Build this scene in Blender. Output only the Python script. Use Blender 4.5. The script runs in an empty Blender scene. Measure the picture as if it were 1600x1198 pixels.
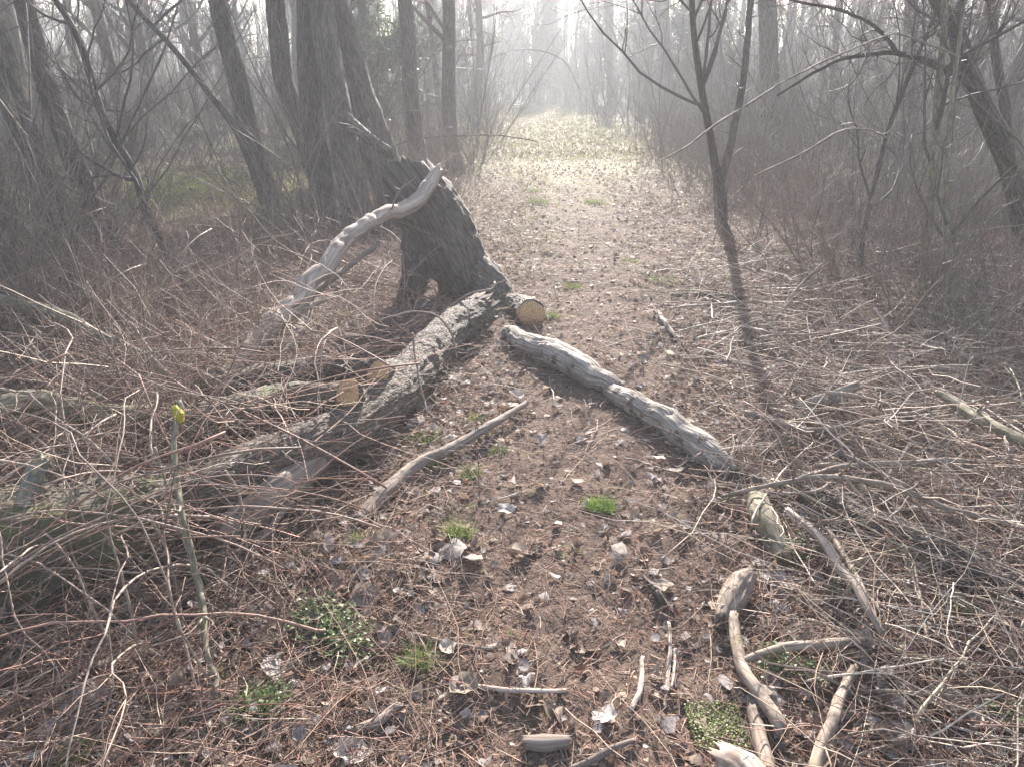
import bpy, math, random
import numpy as np
from mathutils import Vector, Matrix

rng = np.random.default_rng(11)
random.seed(5)
R_ = math.radians
scene = bpy.context.scene
C = scene.collection

# ------------------------------------------------------------------ camera, sky, sun, exposure
FPX, PITCH, CAMZ = 1155.0, R_(22.1), 1.6
cd = bpy.data.cameras.new("camera"); cam = bpy.data.objects.new("camera", cd); C.objects.link(cam)
cam.location = (0, 0, CAMZ); cam.rotation_euler = (math.pi / 2 - PITCH, 0, 0)
cd.sensor_width = 36; cd.lens = FPX / 1600 * 36; cd.clip_start = 0.05; cd.clip_end = 2000
scene.camera = cam
SUN_EL, SUN_AZ = R_(24), R_(6)
S = Vector((math.sin(SUN_AZ) * math.cos(SUN_EL), math.cos(SUN_AZ) * math.cos(SUN_EL), math.sin(SUN_EL)))
w = bpy.data.worlds.new("World"); scene.world = w; w.use_nodes = True
nt = w.node_tree; bg = nt.nodes['Background']; sk = nt.nodes.new('ShaderNodeTexSky')
sk.sky_type = 'NISHITA'; sk.sun_disc = False; sk.sun_elevation = SUN_EL; sk.sun_rotation = SUN_AZ
sk.dust_density = 1.5
nt.links.new(sk.outputs[0], bg.inputs[0]); bg.inputs[1].default_value = 0.085
sd = bpy.data.lights.new("sun", 'SUN'); sun = bpy.data.objects.new("sun", sd); C.objects.link(sun)
sd.energy = 5.0; sd.angle = R_(0.5); sd.color = (1.0, 0.945, 0.88)
sun.rotation_euler = S.to_track_quat('Z', 'Y').to_euler()
scene.view_settings.view_transform = 'Standard'; scene.view_settings.look = 'None'
scene.view_settings.exposure = 2.45; scene.view_settings.gamma = 1.0
ADDED_HAZE = 0.0042
cy = scene.cycles
cy.use_denoising = True
cy.max_bounces = 5; cy.diffuse_bounces = 3; cy.glossy_bounces = 1; cy.transmission_bounces = 2
cy.volume_bounces = 1; cy.transparent_max_bounces = 4; cy.caustics_reflective = False; cy.caustics_refractive = False

# ------------------------------------------------------------------ pixel -> place
def ray(px, py):
    a, b = (px - 800) / FPX, -(py - 599) / FPX
    return np.array([a, math.cos(PITCH) + b * math.sin(PITCH), -math.sin(PITCH) + b * math.cos(PITCH)])
def A(px, py, d):                       # the point seen at this pixel d metres ahead
    r = ray(px, py); return np.array([0, 0, CAMZ]) + r * (d / r[1])
def fdepth(p):
    return p[1] * math.cos(PITCH) + (CAMZ - p[2]) * math.sin(PITCH)

# ------------------------------------------------------------------ noise
_pt = rng.random((256, 256))
def vnoise(x, y):
    xi = np.floor(x).astype(int); yi = np.floor(y).astype(int); fx = x - xi; fy = y - yi
    fx = fx * fx * (3 - 2 * fx); fy = fy * fy * (3 - 2 * fy)
    g = lambda a, b: _pt[a & 255, b & 255]
    return ((g(xi, yi) * (1 - fx) + g(xi + 1, yi) * fx) * (1 - fy) + (g(xi, yi + 1) * (1 - fx) + g(xi + 1, yi + 1) * fx) * fy)
def fbm(x, y, o=4):
    s = 0; a = .5
    for i in range(o): s = s + a * vnoise(x + 17.3 * i, y + 9.1 * i); x = x * 2.03; y = y * 2.03; a *= .5
    return s
PY = np.array([-20, 0, 2.6, 5, 8, 12, 24, 40, 61, 90, 130, 400]); PX = np.array([.1, .12, .25, .62, .85, .95, 1.35, 1.1, -.3, -3, -9, -60])
PW = np.array([.6, .6, .62, .62, .62, .7, .9, 1.0, 1.1, 1.1, 1.1, 1.1])
def pathx(y): return np.interp(y, PY, PX)
def pathw(y): return np.interp(y, PY, PW)
def hgt(x, y):
    x = np.asarray(x, float); y = np.asarray(y, float)
    side = np.clip((np.abs(x - pathx(y)) - .5) / 2.5, 0, 1)
    h = (fbm(x * .45, y * .45, 3) - .45) * .28 * side + (fbm(x * 2.2 + 5, y * 2.2, 3) - .45) * .07
    h = h + (fbm(x * 9, y * 9, 4) - .45) * .034
    return h - .02
def hg(x, y): return float(hgt(x, y))
def G(px, py, h=0.0):                   # the point seen at this pixel h above the ground
    z = h; r = ray(px, py); p = None
    for _ in range(5):
        t = (CAMZ - z) / max(-r[2], 1e-3); p = np.array([0, 0, CAMZ]) + r * t; z = h + hg(p[0], p[1])
    return p

# ------------------------------------------------------------------ mesh collecting
class MB:
    def __init__(s): s.V = []; s.F = []; s.T = []; s.U = []; s.n = 0
    def add(s, V, F, tint=(1, 1, 1), uv=None):
        V = np.asarray(V, float).reshape(-1, 3); F = np.asarray(F, int).reshape(-1, 4)
        s.V.append(V); s.F.append(F + s.n); s.n += len(V)
        t = np.asarray(tint, float)
        s.T.append(np.broadcast_to(t, (len(V), 3)) if t.ndim == 1 else t)
        s.U.append(np.zeros((len(F) * 4, 2)) if uv is None else uv.reshape(-1, 2))
    def mesh(s, name, mat, origin=None, smooth=True):
        V = np.concatenate(s.V); F = np.concatenate(s.F); T = np.concatenate(s.T); U = np.concatenate(s.U)
        if origin is not None: V = V - np.asarray(origin)
        me = bpy.data.meshes.new(name); nf = len(F)
        me.vertices.add(len(V)); me.vertices.foreach_set('co', V.astype(np.float32).ravel())
        me.loops.add(nf * 4); me.loops.foreach_set('vertex_index', F.astype(np.int32).ravel())
        me.polygons.add(nf); me.polygons.foreach_set('loop_start', np.arange(0, nf * 4, 4, dtype=np.int32))
        me.polygons.foreach_set('loop_total', np.full(nf, 4, np.int32))
        me.update(calc_edges=True)
        ul = me.uv_layers.new(name='UVMap'); ul.data.foreach_set('uv', U.astype(np.float32).ravel())
        at = me.attributes.new('tint', 'FLOAT_COLOR', 'POINT')
        at.data.foreach_set('color', np.concatenate([T, np.ones((len(T), 1))], 1).astype(np.float32).ravel())
        if smooth: me.polygons.foreach_set('use_smooth', np.ones(nf, bool))
        me.validate(); me.materials.append(mat); return me
def link(name, me, parent=None, loc=None):
    o = bpy.data.objects.new(name, me); C.objects.link(o)
    if parent is not None: o.parent = parent
    if loc is not None: o.location = [float(v) for v in loc]
    return o
def tag(o, label=None, cat=None, group=None, kind=None):
    for k, v in (('label', label), ('category', cat), ('group', group), ('kind', kind)):
        if v: o[k] = v
    return o

def tubes(P, Rr, k, cap=True):
    """P (N,n,3), Rr (N,n) -> verts, quads, uv; ends closed by collapsing"""
    P = np.asarray(P, float); Rr = np.asarray(Rr, float)
    if P.ndim == 2: P = P[None]; Rr = Rr[None]
    if cap:
        P = np.concatenate([P[:, :1], P, P[:, -1:]], 1); z = np.zeros((len(Rr), 1)); Rr = np.concatenate([z, Rr, z], 1)
    N, n, _ = P.shape
    Q = P.copy()
    T = np.gradient(Q, axis=1); ln = np.linalg.norm(T, axis=2, keepdims=True)
    T = T / np.maximum(ln, 1e-9)
    if cap: T[:, 0] = T[:, 1] = T[:, 2] if n > 4 else T[:, 1]; T[:, -1] = T[:, -2]
    ch = np.abs(P[:, -1] - P[:, 0]); ref = np.zeros((N, 3)); ref[np.arange(N), ch.argmin(1)] = 1
    u = np.cross(T, ref[:, None, :]); u /= np.maximum(np.linalg.norm(u, axis=2, keepdims=True), 1e-9)
    v = np.cross(T, u)
    a = np.arange(k) * 2 * math.pi / k
    V = P[:, :, None] + Rr[:, :, None, None] * (np.cos(a)[None, None, :, None] * u[:, :, None] + np.sin(a)[None, None, :, None] * v[:, :, None])
    idx = np.arange(N * n * k).reshape(N, n, k); j2 = (np.arange(k) + 1) % k
    F = np.stack([idx[:, :-1], idx[:, :-1][:, :, j2], idx[:, 1:][:, :, j2], idx[:, 1:]], -1).reshape(-1, 4)
    L = np.concatenate([np.zeros((N, 1)), np.cumsum(np.linalg.norm(np.diff(P, axis=1), axis=2), 1)], 1)
    rm = Rr.max(1) * 2 * math.pi
    U0 = np.broadcast_to((np.arange(k) / k)[None, None] * rm[:, None, None], (N, n - 1, k)); U1 = np.broadcast_to(((np.arange(k) + 1) / k)[None, None] * rm[:, None, None], (N, n - 1, k))
    La = np.broadcast_to(L[:, :-1, None], (N, n - 1, k)); Lb = np.broadcast_to(L[:, 1:, None], (N, n - 1, k))
    uv = np.stack([np.stack([U0, La], -1), np.stack([U1, La], -1), np.stack([U1, Lb], -1), np.stack([U0, Lb], -1)], -2).reshape(-1, 2)
    return V.reshape(-1, 3), F, uv

def spline(pts, m):
    pts = np.asarray(pts, float); n = len(pts)
    if n == 2: return pts[0] + (pts[1] - pts[0]) * np.linspace(0, 1, m)[:, None]
    seg = np.linalg.norm(np.diff(pts[:, :3], axis=0), axis=1); s = np.concatenate([[0], np.cumsum(seg)]); q = np.linspace(0, s[-1], m)
    i = np.clip(np.searchsorted(s, q, 'right') - 1, 0, n - 2); t = ((q - s[i]) / np.maximum(seg[i], 1e-9))[:, None]
    p0 = pts[np.maximum(i - 1, 0)]; p1 = pts[i]; p2 = pts[i + 1]; p3 = pts[np.minimum(i + 2, n - 1)]
    return .5 * (2 * p1 + (p2 - p0) * t + (2 * p0 - 5 * p1 + 4 * p2 - p3) * t * t + (3 * p1 - p0 - 3 * p2 + p3) * t ** 3)
def unit(v): return v / np.maximum(np.linalg.norm(v, axis=-1, keepdims=True), 1e-9)

def grow(P, Rr, per, l0, l1, ang, n=5, t0=.2, t1=.98, up=.15, wander=.18, rk=.5, tip=.25, lt=True, jr=.5):
    """children of polylines P (N,n,3): per each"""
    N, m, _ = P.shape; K = N * per
    par = np.repeat(np.arange(N), per); t = t0 + (t1 - t0) * rng.random(K)
    f = t * (m - 1); i = np.minimum(f.astype(int), m - 2); fr = (f - i)[:, None]
    base = P[par, i] * (1 - fr) + P[par, i + 1] * fr; tan = unit(P[par, i + 1] - P[par, i])
    r = (Rr[par, i] * (1 - fr[:, 0]) + Rr[par, i + 1] * fr[:, 0])
    perp = unit(np.cross(tan, rng.normal(size=(K, 3)))); a = (ang * (1 + .35 * rng.normal(size=K)))[:, None]
    d = unit(tan * np.cos(a) + perp * np.sin(a))
    L = (l0 + (l1 - l0) * rng.random(K)) * ((1.15 - .7 * t) if lt else 1)
    out = np.zeros((K, n, 3)); out[:, 0] = base; st = (L / (n - 1))[:, None]
    for q in range(1, n):
        out[:, q] = out[:, q - 1] + d * st
        d = unit(d + rng.normal(size=(K, 3)) * wander + np.array([0, 0, up]))
    cr = np.minimum(r * rk * (1 - jr / 2 + jr * rng.random(K)), L * .03)
    rad = cr[:, None] * np.linspace(1, tip, n)[None]
    return out, rad

# ------------------------------------------------------------------ materials
def newmat(name):
    m = bpy.data.materials.new(name); m.use_nodes = True
    t = m.node_tree; t.nodes.clear(); o = t.nodes.new('ShaderNodeOutputMaterial')
    return m, t, o
def nd(t, typ, **kw):
    n = t.nodes.new(typ)
    for k, v in kw.items():
        if k.startswith('i_'): n.inputs[k[2:].replace('_', ' ')].default_value = v
        else: setattr(n, k, v)
    return n
def ramp(t, fac, stops):
    r = t.nodes.new('ShaderNodeValToRGB'); e = r.color_ramp.elements
    while len(e) < len(stops): e.new(.5)
    for q, (p, c) in zip(e, stops): q.position = p; q.color = (*c, 1) if len(c) == 3 else c
    t.links.new(fac, r.inputs[0]); return r
def mix(t, f, a, b, mode='MIX'):
    m = t.nodes.new('ShaderNodeMix'); m.data_type = 'RGBA'; m.blend_type = mode
    for s, v in ((m.inputs[0], f), (m.inputs[6], a), (m.inputs[7], b)):
        if hasattr(v, 'is_linked'): t.links.new(v, s)
        else: s.default_value = v if isinstance(v, (int, float)) else (*v, 1)
    return m.outputs[2]
def bark(name, c0, c1, c2=None, patch=.55, sc=26, stretch=.22, bump=.6, pscale=5, dist=.01):
    m, t, o = newmat(name); L = t.links.new
    uv = nd(t, 'ShaderNodeUVMap'); mp = nd(t, 'ShaderNodeMapping'); mp.inputs['Scale'].default_value = (1, stretch, 1)
    L(uv.outputs[0], mp.inputs[0])
    oi = nd(t, 'ShaderNodeObjectInfo')
    ad = nd(t, 'ShaderNodeVectorMath', operation='ADD'); L(mp.outputs[0], ad.inputs[0]); L(oi.outputs['Random'], ad.inputs[1])
    n1 = nd(t, 'ShaderNodeTexNoise', i_Scale=sc, i_Detail=6.0, i_Roughness=.65); L(ad.outputs[0], n1.inputs['Vector'])
    v1 = nd(t, 'ShaderNodeTexVoronoi', i_Scale=sc * 1.3, feature='DISTANCE_TO_EDGE'); L(ad.outputs[0], v1.inputs['Vector'])
    r1 = ramp(t, n1.outputs[0], [(.32, c0), (.68, c1)])
    vr = ramp(t, v1.outputs['Distance'], [(.0, (.45, .45, .45)), (.18, (1, 1, 1))])
    col = mix(t, .7, r1.outputs[0], vr.outputs[0], 'MULTIPLY')
    if c2:
        n2 = nd(t, 'ShaderNodeTexNoise', i_Scale=pscale, i_Detail=7.0, i_Roughness=.7)
        geo = nd(t, 'ShaderNodeNewGeometry'); L(geo.outputs['Position'], n2.inputs['Vector'])
        rr = ramp(t, n2.outputs[0], [(patch, (0, 0, 0)), (patch + .07, (1, 1, 1))])
        col = mix(t, rr.outputs[0], col, c2)
    hv = mix(t, .5, n1.outputs[0], vr.outputs[0])
    b = nd(t, 'ShaderNodeBump', i_Strength=bump, i_Distance=dist); L(hv, b.inputs['Height'])
    p = nd(t, 'ShaderNodeBsdfPrincipled', i_Roughness=.85); L(col, p.inputs['Base Color']); L(b.outputs[0], p.inputs['Normal'])
    p.inputs['Specular IOR Level'].default_value = .25
    L(p.outputs[0], o.inputs[0]); return m
def tintmat(name, rough=.6, trans=0.0, spec=.3, noise=.35, bump=0.0):
    m, t, o = newmat(name); L = t.links.new
    at = nd(t, 'ShaderNodeAttribute', attribute_name='tint'); geo = nd(t, 'ShaderNodeNewGeometry')
    n = nd(t, 'ShaderNodeTexNoise', i_Scale=70.0, i_Detail=4.0); L(geo.outputs['Position'], n.inputs['Vector'])
    r = ramp(t, n.outputs[0], [(.3, (1 - noise,) * 3), (.7, (1 + noise * .5,) * 3)])
    col = mix(t, 1.0, at.outputs['Color'], r.outputs[0], 'MULTIPLY')
    p = nd(t, 'ShaderNodeBsdfPrincipled', i_Roughness=rough); L(col, p.inputs['Base Color']); p.inputs['Specular IOR Level'].default_value = spec
    if bump:
        b = nd(t, 'ShaderNodeBump', i_Strength=bump, i_Distance=.004); L(n.outputs[0], b.inputs['Height']); L(b.outputs[0], p.inputs['Normal'])
    out = p.outputs[0]
    if trans:
        tr = nd(t, 'ShaderNodeBsdfTranslucent'); L(col, tr.inputs[0]); ms = nd(t, 'ShaderNodeMixShader'); ms.inputs[0].default_value = trans
        L(out, ms.inputs[1]); L(tr.outputs[0], ms.inputs[2]); out = ms.outputs[0]
    L(out, o.inputs[0]); return m
M = {}
M['dark_bark'] = bark('dark_bark', (.055, .043, .035), (.155, .12, .095), (.08, .08, .04), .60, sc=22, stretch=.28, bump=1.0, dist=.03)
M['pine_bark'] = bark('pine_bark', (.06, .045, .035), (.16, .11, .085), (.12, .12, .07), .66, sc=18)
M['rough_bark'] = bark('rough_bark', (.055, .042, .034), (.17, .13, .10), (.32, .27, .225), .60, sc=55, stretch=.35, bump=1.0, pscale=22, dist=.02)
M['moss_bark'] = bark('moss_bark', (.05, .045, .03), (.15, .12, .09), (.085, .085, .035), .52, sc=60, bump=.8, pscale=9)
M['pale_wood'] = bark('pale_wood', (.22, .165, .13), (.42, .34, .28), (.15, .11, .085), .58, sc=30, stretch=.05, bump=.4, pscale=4, dist=.004)
M['torn_wood'] = bark('torn_wood', (.14, .105, .085), (.27, .21, .17), (.10, .08, .06), .6, sc=34, stretch=.04, bump=.5, pscale=4, dist=.004)
M['white_wood'] = bark('white_wood', (.17, .13, .10), (.42, .36, .30), (.10, .07, .052), .53, sc=40, stretch=.06, bump=.9, pscale=14, dist=.012)
M['green_bark'] = bark('green_bark', (.10, .085, .055), (.26, .22, .15), (.20, .19, .07), .58, sc=20, stretch=.5, bump=.5, pscale=12, dist=.004)
M['lichen_bark'] = bark('lichen_bark', (.10, .098, .078), (.21, .205, .165), (.32, .28, .05), .56, sc=24, stretch=.5, bump=.5, pscale=11, dist=.004)
M['tan_bark'] = bark('tan_bark', (.15, .11, .085), (.33, .26, .20), (.20, .16, .09), .6, sc=30, stretch=.3, bump=.6, pscale=8, dist=.005)
M['twig'] = tintmat('twig', .65, 0, .2, .4)
M['leaf'] = tintmat('leaf', .7, .35, .2, .45)
M['grass'] = tintmat('grass', .5, .4, .3, .2)
M['debris'] = tintmat('debris', .8, 0, .2, .4)
M['clod'] = tintmat('clod', .95, 0, .1, .5, .5)
def cutmat():
    m, t, o = newmat('cut_wood'); L = t.links.new
    uv = nd(t, 'ShaderNodeUVMap'); n = nd(t, 'ShaderNodeTexNoise', i_Scale=9.0, i_Detail=5.0); L(uv.outputs[0], n.inputs['Vector'])
    wv = nd(t, 'ShaderNodeTexWave', wave_type='RINGS', rings_direction='SPHERICAL', i_Scale=9.0, i_Distortion=1.6); wv.inputs['Detail'].default_value = 2
    L(uv.outputs[0], wv.inputs['Vector'])
    a = ramp(t, wv.outputs[0], [(.2, (.36, .215, .10)), (.8, (.58, .37, .18))]); b = ramp(t, n.outputs[0], [(.36, (.45, .38, .32)), (.6, (1, 1, 1))])
    c = mix(t, 1.0, a.outputs[0], b.outputs[0], 'MULTIPLY')
    p = nd(t, 'ShaderNodeBsdfPrincipled', i_Roughness=.8); L(c, p.inputs['Base Color']); L(p.outputs[0], o.inputs[0]); return m
M['cut'] = cutmat()
def groundmat(path):
    m, t, o = newmat('mud' if path else 'forest_soil'); L = t.links.new
    geo = nd(t, 'ShaderNodeNewGeometry'); P = geo.outputs['Position']
    def N(s, d=6.0, r=.6):
        n = nd(t, 'ShaderNodeTexNoise', i_Scale=s, i_Detail=d, i_Roughness=r); L(P, n.inputs['Vector']); return n.outputs[0]
    fine = N(38.0, 8.0, .75); mid = N(5.0); big = N(.55, 4.0)
    if path: c = ramp(t, fine, [(.3, (.05, .034, .027)), (.52, (.13, .09, .07)), (.72, (.21, .155, .125))]).outputs[0]
    else: c = ramp(t, fine, [(.3, (.04, .026, .02)), (.5, (.13, .083, .06)), (.64, (.22, .155, .115)), (.8, (.30, .23, .175))]).outputs[0]
    sp = nd(t, 'ShaderNodeSeparateXYZ'); L(P, sp.inputs[0])
    # moss and thin grass: grows where the verge is open, further along the path and in the clearing
    far = nd(t, 'ShaderNodeMapRange'); L(sp.outputs[1], far.inputs[0]); far.inputs[1].default_value = 6; far.inputs[2].default_value = 16
    far.inputs[3].default_value = -.10; far.inputs[4].default_value = .10
    ad = nd(t, 'ShaderNodeMath', operation='ADD'); L(mid, ad.inputs[0]); L(far.outputs[0], ad.inputs[1])
    mk = ramp(t, ad.outputs[0], [(.50, (0, 0, 0)), (.60, (.8, .8, .8))]).outputs[0]
    gr = ramp(t, fine, [(.3, (.07, .075, .02)), (.7, (.17, .165, .06))]).outputs[0]
    c = mix(t, mk, c, gr)
    bn = nd(t, 'ShaderNodeBump', i_Strength=.9, i_Distance=.02); L(fine, bn.inputs['Height'])
    p = nd(t, 'ShaderNodeBsdfPrincipled', i_Roughness=.85); L(c, p.inputs['Base Color']); L(bn.outputs[0], p.inputs['Normal'])
    p.inputs['Specular IOR Level'].default_value = .04
    L(p.outputs[0], o.inputs[0]); return m
M['soil'] = groundmat(False); M['mud'] = groundmat(True)

# ------------------------------------------------------------------ ground and path (one grid, its faces shared out)
def coords(lo, hi, a, b, fine, coarse_ratio=1.25):
    c = list(np.arange(a, b + 1e-6, fine)); st = fine
    q = b
    while q < hi: st *= coarse_ratio; q += st; c.append(min(q, hi))
    st = fine; q = a; pre = []
    while q > lo: st *= coarse_ratio; q -= st; pre.append(max(q, lo))
    return np.array(pre[::-1] + c)
gx = coords(-200, 200, -5, 5.5, .024, 1.12); gy = coords(-60, 320, .9, 8.5, .024, 1.05)
XX, YY = np.meshgrid(gx, gy, indexing='ij'); ZZ = hgt(XX, YY)
nx, ny = XX.shape; idx = np.arange(nx * ny).reshape(nx, ny)
F = np.stack([idx[:-1, :-1], idx[1:, :-1], idx[1:, 1:], idx[:-1, 1:]], -1).reshape(-1, 4)
cxm = (XX[:-1, :-1] + XX[1:, 1:]).ravel() / 2; cym = (YY[:-1, :-1] + YY[1:, 1:]).ravel() / 2
ispath = np.abs(cxm - pathx(cym)) < pathw(cym) * (.55 + .9 * fbm(cxm * 1.7 + 40, cym * 1.7, 4))
V = np.stack([XX, YY, ZZ], -1).reshape(-1, 3)
for nm, msk, mt in (('ground', ~ispath, 'soil'), ('path', ispath, 'mud')):
    f = F[msk]; used, inv = np.unique(f, return_inverse=True); b = MB(); b.add(V[used], inv.reshape(-1, 4))
    tag(link(nm, b.mesh(nm, M[mt])), kind='structure')

# ------------------------------------------------------------------ hero logs, branches, sticks
def rad_from(pts, wpx, m):
    wm = np.array([wv / 2 * fdepth(p) / FPX for p, wv in zip(pts, wpx)])
    seg = np.linalg.norm(np.diff(np.asarray(pts), axis=0), axis=1); s = np.concatenate([[0], np.cumsum(seg)])
    return np.interp(np.linspace(0, s[-1], m), s, wm)
def lumpy(Pl, Rl, k, amp, freq=6.0, seed=0, ridges=0):
    """one tube with bark relief pushed out along the ring"""
    Vv, Ff, uv = tubes(Pl, Rl, k)
    n = len(Pl) + 2; ctr = np.concatenate([Pl[:1], Pl, Pl[-1:]])
    D = Vv.reshape(n, k, 3) - ctr[:, None]; r = np.linalg.norm(D, axis=2, keepdims=True)
    aa = np.arange(k) / k * 2 * math.pi; s = np.concatenate([[0], np.cumsum(np.linalg.norm(np.diff(ctr, axis=0), axis=1))])
    ca, sa = np.cos(aa) * 1.7 + 9 + seed, np.sin(aa) * 1.7 + 5
    q = (fbm(ca[None] * 1.3 + s[:, None] * freq * .35, sa[None] * 1.3 + s[:, None] * freq * .3 + 3 * seed, 3) - .45) * 2
    q2 = (fbm(ca[None] * 6 + 31 + s[:, None] * freq * .5, sa[None] * 6 + s[:, None] * freq * 1.6, 3) - .45) * 2
    q3 = (fbm(aa[None] / 6.2832 * 24 + 61 + 0 * s[:, None], s[:, None] * 22 + 8, 3) - .45) * 2
    sc = 1 + amp * q + amp * .6 * q2 + (.08 * q3 if k > 18 else 0)
    if ridges: sc = sc + .05 * np.abs(np.sin(aa[None] * ridges / 2 + s[:, None] * 1.5))
    return (ctr[:, None] + D * sc[:, :, None]).reshape(-1, 3), Ff, uv
def disc(center, normal, r, k=22, seed=0):
    normal = unit(np.asarray(normal, float)); u = unit(np.cross(normal, [.3, .2, 1])); v = np.cross(normal, u)
    V_ = [center + normal * .004]; U_ = [(0, 0)]
    for rr in (.5, 1.0):
        for j in range(k):
            a = j / k * 2 * math.pi; q = r * rr * (1 + .07 * math.sin(2 * a + seed) + .04 * math.sin(5 * a + seed)) ; V_.append(center + normal * (.006 * (1 - rr) + .002) + q * (math.cos(a) * u + math.sin(a) * v)); U_.append((math.cos(a) * rr, math.sin(a) * rr))
    Fq = []
    for j in range(0, k, 2): Fq.append((0, 1 + j, 1 + (j + 1) % k, 1 + (j + 2) % k))
    for j in range(k): Fq.append((1 + j, 1 + k + j, 1 + k + (j + 1) % k, 1 + (j + 1) % k))
    # rim back to the log
    b0 = len(V_)
    for j in range(k): V_.append(V_[1 + k + j] - normal * .03)
    for j in range(k): Fq.append((1 + k + j, b0 + j, b0 + (j + 1) % k, 1 + k + (j + 1) % k))
    U_ += U_[1 + k:1 + 2 * k]
    Fq = np.array(Fq); U_ = np.array(U_); return np.array(V_), Fq, U_[Fq.ravel()]
def wood(name, label, cat, pts, wpx, mat, step=.015, k=None, amp=.15, cut=(), twigs=0, tl=(.2, .5), tcol=(.22, .16, .12), group=None, seed=0, kink=.006, ridges=0, part_twig='twig', raw=False):
    pts = np.array(pts, float)
    if label:                                             # nothing lies under the soil
        for p_ in pts:
            g_ = hg(p_[0], p_[1]) + .012
            if p_[2] < g_: p_ -= np.array([0, 0, CAMZ]); p_ *= (CAMZ - g_) / -p_[2]; p_ += np.array([0, 0, CAMZ])
    L = np.linalg.norm(np.diff(pts, axis=0), axis=1).sum()
    m = int(np.clip(L / step, 8, 260)); Pl = spline(pts, m)
    Rl = rad_from(pts, wpx, m) if not raw else np.interp(np.linspace(0, 1, m), np.linspace(0, 1, len(wpx)), wpx)
    k = k or int(np.clip(2 * math.pi * Rl.max() / .006, 8, 60))
    s = np.linspace(0, L, m) * 7
    Pl = Pl + np.stack([fbm(s + seed * 3.1 + 7 * c, s * 0 + c, 3) - .45 for c in range(3)], -1) * kink * 4
    Vv, Ff, uv = lumpy(Pl, Rl, k, amp, seed=seed, ridges=ridges)
    org = Pl[0]
    if not cut and Rl.max() > .008:                       # snapped, splintered ends
        V3 = Vv.reshape(-1, k, 3)
        for e, q, dr in ((0, 1, Pl[0] - Pl[2]), (1, -2, Pl[-1] - Pl[-3])):
            rr_ = Rl[0] if e == 0 else Rl[-1]; V3[q] += unit(dr) * (rr_ * 1.1 * rng.random(k) ** 1.5)[:, None]; V3[0 if e == 0 else -1] -= unit(dr) * rr_ * .5
        Vv = V3.reshape(-1, 3)
    b = MB(); b.add(Vv, Ff, (1, 1, 1), uv)
    o = link(name, b.mesh(name, M[mat], org), loc=org); tag(o, label, cat, group)
    for e in cut:
        c = Pl[0] if e == 0 else Pl[-1]; nrm = (Pl[0] - Pl[3]) if e == 0 else (Pl[-1] - Pl[-4]); r = Rl[0] if e == 0 else Rl[-1]
        dv, df, du = disc(c, nrm, r * .93, seed=seed); bb = MB(); bb.add(dv, df, (1, 1, 1), du); link('cut_face', bb.mesh('cut_face', M['cut'], org, False), o)
    if twigs:
        T1, R1 = grow(Pl[None], Rl[None], twigs, tl[0], tl[1], .9, n=7, t0=.1, up=.05, wander=.25, rk=.45)
        R1 = np.minimum(R1, .006); T2, R2 = grow(T1, R1, 3, tl[0] * .4, tl[1] * .5, .7, n=4, up=.02, rk=.6)
        for q in range(len(T1)):
            bb = MB()
            for TT, RR in ((T1[q:q + 1], R1[q:q + 1]), (T2[q * 3:q * 3 + 3], R2[q * 3:q * 3 + 3])): a_, f_, u_ = tubes(TT, RR, 4); bb.add(a_, f_, tcol, u_)
            link(part_twig, bb.mesh(part_twig, M['twig'], org), o)
    return o
g = G
def gl(*t): return [G(*q) for q in t]
def al(*t): return [A(*q) for q in t]

# the leaning willow that broke over the path
def tree_from(name, label, pts, wpx, mat, H, limbs=8, crown=True, group=None, seed=0, amp=.09, limbl=(1.2, 2.6), tw=(.35, .9), step=.06, low=.35, cat='tree', bendup=.35, col=(.10, .08, .07), extra=None, nt=6):
    pts = [np.array(p, float) for p in pts]; wpx = list(wpx)
    b0 = pts[0].copy(); b0[2] = hg(b0[0], b0[1]) - .12; pts = [b0] + pts; wpx = [wpx[0] * 1.25] + wpx
    rr = [wv / 2 * fdepth(p) / FPX for p, wv in zip(pts, wpx)]
    d = unit(pts[-1] - pts[-2]); q = pts[-1]; r = rr[-1]
    nst = 0
    while q[2] < H and nst < 30:
        d = unit(d + np.array([rng.normal() * .06, rng.normal() * .06, bendup * .5])); q = q + d * .7; r = max(r * .90, .012); pts.append(q); rr.append(r); nst += 1
    pts = np.array(pts); seg = np.linalg.norm(np.diff(pts, axis=0), axis=1); s = np.concatenate([[0], np.cumsum(seg)])
    m = int(np.clip(s[-1] / step, 20, 240)); Pl = spline(pts, m); Rl = np.interp(np.linspace(0, s[-1], m), s, rr)
    root = bpy.data.objects.new(name, None); C.objects.link(root); org = np.array([pts[0][0], pts[0][1], hg(pts[0][0], pts[0][1])]); root.location = org; root.empty_display_size = .2
    tag(root, label, cat, group)
    k = int(np.clip(2 * math.pi * Rl.max() / .02, 8, 36))
    Vv, Ff, uv = lumpy(Pl, Rl, k, amp, 4.0, seed); b = MB(); b.add(Vv, Ff, (1, 1, 1), uv); link('trunk', b.mesh('trunk', M[mat], org), root)
    if crown:
        L1, A1 = grow(Pl[None], Rl[None], limbs, limbl[0], limbl[1], .75, n=9, t0=low, up=.12, wander=.13, rk=.5)
        L2, A2 = grow(L1, A1, nt, tw[0], tw[1] * 1.4, .7, n=6, up=.08, wander=.2, rk=.55)
        L3, A3 = grow(L2, A2, 4, tw[0] * .5, tw[1] * .7, .6, n=4, up=.05, wander=.2, rk=.6)
        A3 = np.maximum(A3, .0012)
        bb = MB()
        for TT, RR, kk in ((L1, A1, 5), (L2, A2, 4), (L3, A3, 3)): a_, f_, u_ = tubes(TT, RR, kk); bb.add(a_, f_, col, u_)
        link('crown', bb.mesh('crown', M['twig'], org), root)
    return root, Pl, Rl

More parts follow.
